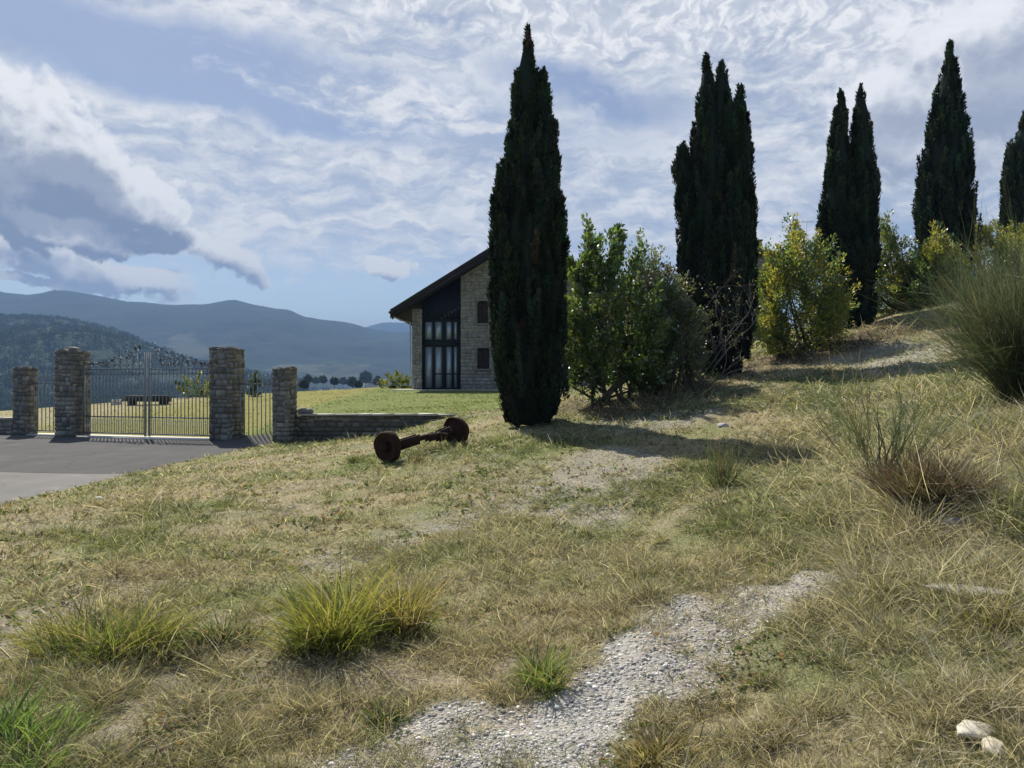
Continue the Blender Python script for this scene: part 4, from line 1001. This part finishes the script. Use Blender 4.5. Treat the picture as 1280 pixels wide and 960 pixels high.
gate_leaf(1, 'right leaf of the grey iron gate with leafy crest')
def side_panel(ax, ay, bx, by, wa, wb, label, n):
    d = math.hypot(bx - ax, by - ay); L = d - wa / 2 - wb / 2 - .04; a = math.atan2(by - ay, bx - ax)
    root = thing('iron_fence_panel', label, 'fence', (ax + (wa / 2 + .02) * math.cos(a), ay + (wa / 2 + .02) * math.sin(a), RZ), a, 'iron panels beside the gate')
    mb = MB()
    for zz in (.14, 1.62):
        mb = MB(); mb.box((0, -.018, zz - .018), (L, .018, zz + .018), IC); mb.build('rail', M['iron'], root)
    for k in range(n):
        s = L * (k + .5) / n; b = MB(); b.box((s - .010, -.010, .158), (s + .010, .010, 1.602), IC); b.box((s - .010, -.010, 1.638), (s + .010, .010, 1.80 + .05 * (k % 2)), IC)
        zt = 1.80 + .05 * (k % 2); b.add([(s - .022, 0, zt), (s, -.012, zt), (s + .022, 0, zt), (s, .012, zt), (s, 0, zt + .12)], [], [(0, 1, 4), (1, 2, 4), (2, 3, 4), (3, 0, 4)], IC); b.build('bar', M['iron'], root)
side_panel(xsl, ysl, xl, yl, .50, .70, 'iron fence panel between the two left pillars', 8)
side_panel(xr, yr, xsr, ysr, .70, .50, 'iron fence panel between the two right pillars', 9)
def threshold():
    mb = MB(); L = math.hypot(xsr - xsl, ysr - ysl); cx, cyy = (xsl + xsr) / 2, (ysl + ysr) / 2
    mb.box((-L / 2, -.20, -.2), (L / 2, .28, .035), (.55, .53, .47))
    o = mb.build('path', M['stone_pale']); o.location = (cx, cyy, RZ); o.rotation_euler = (0, 0, GA); tag(o, 'pale concrete threshold strip under the gate', 'path', kind='structure')
threshold()
def bench():
    x, y, _ = ground_at(185, 506); z = tz(x, y); root = thing('low_bench', 'long low dark bench on the grass beyond the gate', 'bench', (x, y, z), GA)
    mb = MB(); mb.box((-1.2, -.25, .16), (1.2, .25, .46), (.035, .03, .028)); mb.build('seat', M['timber'], root)
    for s in (-.95, .95):
        mb = MB(); mb.box((s - .12, -.2, -.1), (s + .12, .2, .158), (.05, .045, .04)); mb.build('leg', M['timber'], root)
    x, y, _ = ground_at(146, 506); z = tz(x, y); mb = MB(); stone_block(mb, .42, .3, .30, stones=[(.7, .68, .62)]); o = mb.build('stone_block', M['stone_pale']); o.location = (x, y, z - .03); tag(o, 'white stone block left of the long dark bench', 'stone')
bench()

# ------------------------------------------------------------------ rusty axle
def axle():
    x0, y0 = at(482, 577, 12.5)[:2]; x1, y1 = at(572, 553, 14.0)[:2]; z0, z1 = tz(x0, y0), tz(x1, y1)
    root = thing('rusty_axle', 'rusty old cart axle with two iron wheels lying on the dry grass', 'axle', (x0, y0, z0))
    A = np.array([0, 0, .25]); B = np.array([x1 - x0, y1 - y0, z1 - z0 + .25]); ax = (B - A) / np.linalg.norm(B - A)
    RC = (.038, .018, .012)
    S = np.cross(ax, (0, 0, 1)); S /= np.linalg.norm(S); U = np.cross(S, ax)
    def wheel(c, dirn):
        m = MB(); n = 28
        prof = [(.06, .10), (.06, .04), (.10, .03), (.19, .0), (.235, -.03), (.262, -.015), (.27, .04), (.268, .10), (.248, .105), (.245, .05), (.18, .045), (.09, .10)]
        V = []
        for k in range(n):
            w = 6.283 * k / n
            for r, o in prof:
                rr = r * (1 + .035 * math.sin(3 * w + dirn) + .02 * math.sin(7 * w)) if r > .2 else r
                V.append(c + (S * math.cos(w) + U * math.sin(w)) * rr + ax * dirn * (-o))
        p = len(prof); q = [(k * p + i, ((k + 1) % n) * p + i, ((k + 1) % n) * p + (i + 1) % p, k * p + (i + 1) % p) for k in range(n) for i in range(p)]
        m.add(V, q, c=RC); return m.build('wheel', M['rust'], root, False)
    w0 = wheel(A, -1); w1 = wheel(B, 1)
    for c, d, w in ((A, -1, w0), (B, 1, w1)):
        m = MB(); m.tube([c - ax * d * .16, c + ax * d * .05, c + ax * d * .09], [.07, .065, .045], 12, RC); m.build('hub', M['rust'], w)
        for k in range(5):
            b = MB(); a = 6.283 * k / 5; e = c + (S * math.cos(a) + U * math.sin(a)) * .075; b.tube([e - ax * d * .015, e + ax * d * .02], .013, 6, RC); b.build('bolt', M['rust'], w)
    m = MB(); m.tube([A + ax * .08, A + ax * .3, (A + B) / 2 + U * .02, B - ax * .3, B - ax * .08], [.05, .058, .048, .06, .05], 10, (.030, .018, .014)); 
    for f0, f1, hh in ((.16, .42, .10), (.55, .66, .075), (.70, .86, .12)):      # welded plates along the beam
        p0, p1 = A + (B - A) * f0, A + (B - A) * f1
        for sd_ in (-.045, .045): m.add([p0 + S * (sd_ - .012) - U * hh, p1 + S * (sd_ - .012) - U * hh * .7, p1 + S * (sd_ + .012) - U * hh * .7, p0 + S * (sd_ + .012) - U * hh, p0 + S * (sd_ - .012) + U * hh * .6, p1 + S * (sd_ - .012) + U * hh, p1 + S * (sd_ + .012) + U * hh, p0 + S * (sd_ + .012) + U * hh * .6], MB.BQ, c=(.034, .02, .015))
    m.build('axle_beam', M['rust'], root)
    m = MB(); q = B - ax * .35
    for s in (-1, 1): m.tube([q + S * s * .05, q + S * s * .05 + U * .05 - ax * .22, q + S * s * .04 + U * .04 - ax * .45], [.016, .018, .014], 6, (.26, .20, .15))
    m.build('bracket', M['rust'], root)
    m = MB(); q = B + U * .02
    for s in (-.10, .10): m.tube([q + S * s, q + S * s * 1.3 - U * .22, q + S * s * 1.3 - U * .27 + ax * .03], [.025, .022, .02], 6, RC)
    m.build('support_leg', M['rust'], root)
axle()

# ------------------------------------------------------------------ the stone house
def house():
    Y = 43.0; s = Y / F; bz = .80
    U = lambda u: (u - 640) * s
    root = thing('stone_house', 'stone farmhouse with dark sloping roof and tall glazed front beyond the lawn', 'house', (0, Y, bz))
    Z = lambda v: CZ - (v - HV) * s - bz
    xw0, xg0, xg1 = U(515), U(527.5), U(576); ridge_x = U(651); xw1 = 2 * ridge_x - xw0
    roofz = lambda x: Z(390) + (abs(ridge_x - U(491)) - abs(x - ridge_x)) * .625       # top face of the roof
    D = 13.0
    # windows in the stone part: (x0, x1, z0, z1)
    w1 = (U(597), U(610), Z(404), Z(376)); w2 = (U(597), U(611.5), Z(461), Z(435))
    # wall core (front split round the glazing)
    mb = MB(); cc = (.30, .28, .235)
    def gable(x0, x1, y0, y1, c):
        xs = [x0] + ([ridge_x] if x0 < ridge_x < x1 else []) + [x1]
        top = [(x, roofz(x) - .42) for x in xs]
        ring = [(x0, -.3), (x1, -.3)] + top[::-1]; n = len(ring)
        V = [(x, y0, z) for x, z in ring] + [(x, y1, z) for x, z in ring]
        q = [(i, (i + 1) % n, n + (i + 1) % n, n + i) for i in range(n)]
        t = [(0, i, i + 1) for i in range(1, n - 1)]; t2 = [(n, n + i + 1, n + i) for i in range(1, n - 1)]
        mb.add(V, q, t + t2, c)
    gable(xg1, xw1, .03, .45, cc)
    gable(xw0, xw1, D - .4, D, cc)
    mb.box((xw0, .50, -.3), (xw0 + .35, D - .42, roofz(xw0) - .42), cc); mb.box((xw1 - .35, .50, -.3), (xw1, D - .42, roofz(xw1) - .42), cc)
    def hole(a, b, hw):
        x = xg1 + a
        if b > roofz(x) - .50: return True
        for q in (w1, w2):
            if q[0] - hw < x < q[1] + hw and q[2] - .06 < b < q[3] + .06: return True
        return False
    masonry(mb, (xg1, .03, -.1), (1, 0, 0), xw1 - xg1, 11, (0, -1, 0), hole, sh=(.12, .24), sw=(.16, .5), prot=.015, gap=.008, dark=.92, stones=HST, var=(.82, 1.1))
    masonry(mb, (xg1 + .0, .45, -.1), (0, -1, 0), .42, 6.9, (-1, 0, 0), None, sh=(.12, .24), sw=(.2, .4), prot=.02)
    masonry(mb, (xw0, D - .45, -.1), (0, -1, 0), D - .95, 4.1, (-1, 0, 0), None, sh=(.14, .26), sw=(.25, .6), prot=.03)
    mb.build('wall', M['stone'], root)
    # corner pier
    mb = MB(); h = roofz(xw0) - .52; stone_block(mb, xg0 - xw0, .6, h + .1, x0=xw0, y0=-.05, z0=-.1, sh=(.12, .24), sw=(.18, .45), prot=.015, gap=.008, dark=.92, stones=HST, var=(.82, 1.1)); mb.build('corner_pier', M['stone'], root)
    # roof: two slabs with a verge board
    rf = None
    mb = MB(); ov = .95; ex0, ex1 = U(491), 2 * ridge_x - U(491); rc = (.030, .027, .028)
    for xa, xb in ((ex0, ridge_x), (ex1, ridge_x)):
        za, zb = roofz(xa), roofz(xb); th = .24
        V = [(xa, -ov, za - th), (xb, -ov, zb - th), (xb, D + .5, zb - th), (xa, D + .5, za - th), (xa, -ov, za), (xb, -ov, zb), (xb, D + .5, zb), (xa, D + .5, za)]
        mb.add(V, MB.BQ if xa < xb else [tuple(reversed(q)) for q in MB.BQ], c=rc)
        n = 30
        for k in range(n):        # tile rolls along the slope
            yy = -ov + .03 + k * (D + .5 + ov) / n; mb.tube([(xa, yy, za + .01), (xb, yy, zb + .01)], .055, 6, np.array((.045, .034, .032)) * rng.uniform(.7, 1.2))
    rf = mb.build('roof', M['roof'], root)
    mb = MB()
    for xa, xb in ((ex0, ridge_x), (ex1, ridge_x)):
        za, zb = roofz(xa) - .26, roofz(xb) - .26
        for yy, hh in ((-ov + .02, .18), (-.35, .2)):
            V = [(xa, yy, za - hh), (xb, yy, zb - hh), (xb, yy + .1, zb - hh), (xa, yy + .1, za - hh), (xa, yy, za), (xb, yy, zb), (xb, yy + .1, zb), (xa, yy + .1, za)]
            mb.add(V, MB.BQ if xa < xb else [tuple(reversed(q)) for q in MB.BQ], c=(.022, .020, .022))
    mb.build('verge_beam', M['timber'], rf)
    mb = MB(); cx = U(588); zc = roofz(cx); mb.box((cx - .22, 3.0, zc - .2), (cx + .22, 3.5, zc + .45), (.08, .06, .05)); mb.box((cx - .3, 2.92, zc + .452), (cx + .3, 3.58, zc + .54), (.06, .05, .045)); mb.build('chimney', M['roof'], rf)
    # dark boarded gable above the glazing
    mb = MB(); zg = Z(401); n = 12
    for k in range(n):
        a = xg0 + (xg1 - xg0) * k / n; b = xg0 + (xg1 - xg0) * (k + 1) / n - .012; mb.add([(a, .30, zg), (b, .30, zg), (b, .36, zg), (a, .36, zg), (a, .30, roofz(a) - .45), (b, .30, roofz(b) - .45), (b, .36, roofz(b) - .45), (a, .36, roofz(a) - .45)], MB.BQ, c=(.016, .020, .034))
    mb.build('gable_boarding', M['timber'], root)
    # glazed front: dark posts and beams, panes
    fr = MB(); tc = (.018, .022, .026); y0, y1 = .22, .34
    posts = [527.5, 541, 552, 558.5, 563, 567.5, 573.5]; pw = [2.6, 3.2, 1.4, 3.4, 1.4, 2.4, 4.0]
    xs = [U(p) for p in posts]
    posts2 = [(529.2, 3.4), (541.5, 3.2), (554.5, 5.0), (565.5, 2.6), (573.5, 5.2)]
    for p, w in posts2: fr.box((U(p - w / 2), y0, -.1), (U(p + w / 2), y1, zg), tc)
    for (va, vb, dy) in ((401.5, 398.5, .012), (433, 424.5, .03), (487, 484.8, .012)): fr.box((xg0 + .01, y0 - dy, Z(va)), (xg1 - .01, y1 + dy, Z(vb)), tc)
    fr.box((U(541.5), y0 + .02, Z(468.2)), (U(573), y1 - .02, Z(466.6)), tc)
    gf = fr.build('glazing_frame', M['timber'], root)
    for i in range(4):
        a = U(posts2[i][0] + posts2[i][1] / 2) ; b = U(posts2[i + 1][0] - posts2[i + 1][1] / 2)
        for za, zb in ((Z(484.6), Z(433.2)), (Z(424.3), Z(401.8))):
            p = MB(); p.box((a + .004, .27, za), (b - .004, .29, zb)); p.build('pane', M['glass'], gf)
    mb = MB(); mb.box((xg0, .9, 0), (xg1, 1.0, zg), (.25, .25, .24)); mb.build('inner_wall', M['plain'], root)
    # arched window and shuttered window
    def win(q, arched):
        a, b, z0, z1 = q; m = MB(); c = (.035, .026, .026)
        n = 8; pts = [(a, z0), (b, z0)]
        if arched: pts += [((a + b) / 2 + (b - a) / 2 * math.cos(t), z1 - .14 + .14 * math.sin(t)) for t in np.linspace(0, math.pi, n)]
        else: pts += [(b, z1), (a, z1)]
        k = len(pts); V = [(x, -.012, z) for x, z in pts] + [(x, .2, z) for x, z in pts]
        m.add(V, [(i, (i + 1) % k, k + (i + 1) % k, k + i) for i in range(k)], [(0, i, i + 1) for i in range(1, k - 1)], c)
        wo = m.build('window', M['timber'], root)
        m = MB(); sl_ = .0
        for i in range(2):
            xa = a + .04 + i * (b - a - .06) / 2; xb = xa + (b - a - .06) / 2 - .02
            for j in range(9):
                zz = z0 + .06 + j * (z1 - z0 - .22) / 9; m.box((xa, -.045, zz), (xb, -.014, zz + (z1 - z0 - .22) / 9 * .75), (.050, .032, .030))
        m.build('shutter', M['timber'], wo)
        m = MB(); m.box((a - .08, -.10, z0 - .09), (b + .08, .02, z0 - .005), (.27, .25, .21)); m.build('sill', M['stone_pale'], wo)
        m = MB(); m.box((a - .10, -.055, z1 + .004), (b + .10, .02, z1 + .10), (.30, .26, .20)); m.build('lintel', M['stone_pale'], wo)
    win(w1, True); win(w2, False)
    mb = MB(); mb.tube([(ex0 + .12, -.5, roofz(ex0) - .30), (ex0 + .5, -.3, roofz(ex0) - .50), (xw0 - .08, -.12, roofz(ex0) - .62), (xw0 - .08, -.12, 0)], .045, 8, (.42, .41, .39)); mb.build('downpipe', M['plain'], root)
    mb = MB(); mb.tube([(ex0 - .03, -ov, roofz(ex0) - .10), (ex0 - .03, D + .4, roofz(ex0) - .10)], .07, 8, (.09, .07, .06)); mb.build('gutter', M['plain'], root)
    mb = MB(); mb.box((xw0 - .9, -1.5, -.12), (U(660), -.12, .035), (.46, .43, .37)); mb.build('paving', M['stone_pale'], root)
house()
def farmhouse():
    Y = 46; s = Y / F; x1 = (972 - 640) * s; x0 = (878 - 640) * s; ze = CZ + (HV - 318) * s; bz = tz((x0 + x1) / 2, Y) - .3
    root = thing('stone_farmhouse', 'upper stone building whose roof end and chimney show behind the widest cypress', 'house', (x0, Y, bz)); w = x1 - x0; h = ze - bz
    mb = MB(); mb.box((.3, .3, 0), (w - .35, 7, h - .05), (.22, .19, .155)); masonry(mb, (.3, .3, 0), (1, 0, 0), w - .65, h - .1, (0, -1, 0), sh=(.14, .3), sw=(.25, .6), prot=.03); mb.build('wall', M['stone'], root)
    mb = MB(); zc = h + .0
    V = [(0, -.2, h - .02), (w, -.2, h - .02), (w, 7.5, h - .02), (0, 7.5, h - .02), (.0, -.2, h + .14), (w, -.2, h + .14), (w, 7.5, h + .14), (0, 7.5, h + .14), (w * .3, 3.5, h + 1.2), (w * .62, 3.5, h + 1.2)]
    mb.add(V, [(0, 3, 2, 1), (0, 1, 5, 4), (1, 2, 6, 5), (2, 3, 7, 6), (3, 0, 4, 7), (4, 5, 9, 8), (6, 7, 8, 9)], [(5, 6, 9), (7, 4, 8)], (.075, .055, .048)); rf = mb.build('roof', M['roof'], root)
    mb = MB(); c = (951 - 640) * s - x0; mb.box((c - .26, .6, h + .1), (c + .26, 1.1, h + .80), (.20, .17, .14))
    for k in (-.2, .2): mb.box((c + k - .07, .62, h + .802), (c + k + .07, 1.08, h + .95), (.12, .10, .09))
    mb.box((c - .33, .55, h + .952), (c + .33, 1.15, h + 1.02), (.14, .12, .10)); mb.build('chimney', M['stone'], rf)
farmhouse()
def street_lamp():
    Y = 38; x, y = at(762, 400, Y)[:2]; bz = tz(x, y); zt = CZ + (HV - 286) * Y / F - bz; c = (.10, .105, .115)
    root = thing('street_lamp', 'thin grey lamp post with a short arm showing above the dark bush', 'street lamp', (x, y, bz))
    m = MB(); m.tube([(0, 0, -.2), (0, 0, zt * .5), (0, 0, zt)], [.05, .04, .03], 10, c); m.build('pole', M['iron'], root)
    m = MB(); m.tube([(0, 0, zt - .03), (.3, 0, zt + .05), (.62, 0, zt - .02)], [.03, .028, .025], 8, c); m.build('arm', M['iron'], root)
    m = MB(); m.tube([(.55, 0, zt - .01), (.75, 0, zt - .06), (.92, 0, zt - .09)], [.028, .05, .025], 10, c); m.build('lamp_head', M['iron'], root)
street_lamp()
def antenna():
    Y = 44; x, y = at(1008, 400, Y)[:2]; bz = tz(x, y); zt = CZ + (HV - 272) * Y / F - bz; c = (.30, .31, .32)
    root = thing('antenna_mast', 'thin antenna mast rising behind the bright yellow green bush', 'antenna', (x, y, bz))
    m = MB(); m.tube([(0, 0, -.2), (0, 0, zt)], [.035, .02], 8, c); m.build('mast', M['iron'], root)
    m = MB(); m.tube([(-.35, 0, zt - .25), (.45, 0, zt - .25)], .012, 6, c)
    for k in range(6): m.tube([(-.3 + k * .14, -.28 + .03 * k, zt - .25), (-.3 + k * .14, .28 - .03 * k, zt - .25)], .008, 5, c)
    m.build('aerial', M['iron'], root)
antenna()

# ------------------------------------------------------------------ trees and houses far off in the valley
def crown_blobs(P, S, C, n=70):
    k = len(P); i = np.repeat(np.arange(k), n); o = nrm(rng.normal(size=(k * n, 3))) * (rng.uniform(.25, 1, k * n) ** .5)[:, None]; o[:, 2] = o[:, 2] * .9
    Q = P[i] + o * S[i][:, None] * .5; D = o + rng.normal(0, .5, o.shape); L = S[i] * rng.uniform(.22, .42, k * n)
    return leaves(Q, D, L, L * .8, np.clip(C[i] * rng.normal(1, .25, (k * n, 1)), .004, .5))
def valley():
    spots = [(457, 474, 620, 12), (440, 480, 420, 7), (429, 479, 700, 9), (418, 479, 360, 5), (404, 477, 520, 7), (395, 478, 640, 8), (385, 476, 430, 6), (472, 479, 520, 8), (380, 483, 250, 4), (448, 483, 260, 3.5)]
    words = ['biggest dark tree in the valley left of the house', 'low tree below the big valley tree', 'far pale tree on the valley floor between two fields', 'little tree just beyond the lawn edge mid way', 'round tree beyond the lawn nearer the gateway',
             'distant tree behind the round one near the gateway', 'tree just right of the small gateway pillar', 'tree between the big valley tree and the stone house', 'bush sized tree at the lawn edge nearest the gateway', 'bush sized tree at the lawn edge nearest the house']
    for (u, v, Y, S), w in zip(spots, words):
        S = S * .62
        x, y = (u - 640) / F * Y, Y; bz = tz(x, y); top = CZ + (HV - v + 3) / F * Y + S * .5; top = max(top, bz + S * .7)
        r = thing('valley_tree', w, 'tree', (x, y, bz), 0, 'trees far down in the valley')
        V, q, c = crown_blobs(np.array([[0, 0, top - bz - S * .5], [S * .2, 0, top - bz - S * .7], [-S * .22, .1, top - bz - S * .65]]), np.array([S, S * .7, S * .7]), np.tile((.05, .075, .03), (3, 1)), 260)
        mesh_np('crown', V, [q], M['woods'], c, r); m = MB(); m.tube([(0, 0, -1), (0, 0, top - bz - S * .3)], [S * .05, S * .03], 6, (.08, .06, .05)); m.build('trunk', M['bark'], r)
    for (u, v, Y, w, h, lb) in [(460, 479, 640, 16, 6, 'long white farm building by the biggest valley tree'), (478, 477, 760, 12, 8, 'pale farm house between the valley trees and the stone house'), (432, 476, 1250, 18, 8, 'tiny pale house further down the valley')]:
        x, y = (u - 640) / F * Y, Y; bz = min(tz(x, y), CZ + (HV - v) / F * Y - h); zt = CZ + (HV - v) / F * Y
        r = thing('valley_house', lb, 'house', (x, y, bz)); m = MB(); H = zt - bz; m.box((-w / 2, -4, -1), (w / 2, 4, H), (.55, .53, .48)); m.build('wall', M['plain'], r)
        m = MB(); m.add([(-w / 2 - .5, -4.6, H + .02), (w / 2 + .5, -4.6, H + .02), (w / 2 + .5, 4.6, H + .02), (-w / 2 - .5, 4.6, H + .02), (-w / 2 - .5, 0, H + 2.4), (w / 2 + .5, 0, H + 2.4)], [(0, 1, 5, 4), (2, 3, 4, 5), (0, 3, 2, 1)], [(0, 4, 3), (1, 2, 5)], (.22, .12, .09)); m.build('roof', M['roof'], r)
    # woods: one mass
    P = []; S = []
    X, Yh, Z = HN; n = 13000; i = rng.integers(0, 70, n); j = rng.integers(0, X.shape[1], n)
    wood = fbm(X[i, j] / 160, Yh[i, j] / 160, 77, 4) > .30
    P.append(np.stack([X[i, j] + rng.uniform(-9, 9, n), Yh[i, j] + rng.uniform(-8, 8, n), Z[i, j] + 2.5], 1)[wood]); S.append(rng.uniform(5, 9.5, n)[wood])
    n = 1500; a = rng.uniform(R(-40), R(-5), n); r = rng.uniform(150, 1900, n); x = r * np.sin(a); y = r * np.cos(a); k = (fbm(x / 130, y / 130, 88, 3) > .50) & (r > 620 + 300 * rng.uniform(0, 1, n)); x, y, r = x[k], y[k], r[k]
    P.append(np.stack([x, y, terrain(x, y) + 2], 1)); S.append(rng.uniform(4, 9, len(x)) * np.clip(r / 900, .5, 1.2))
    P = np.concatenate(P); S = np.concatenate(S); C = vary((.040, .062, .030), len(P), .3, .12)
    V, q, c = crown_blobs(P, S, C, 34); o = mesh_np('woods', V, [q], M['woods'], c); tag(o, 'distant woods covering the near hill and valley', 'woods', kind='stuff')
valley()
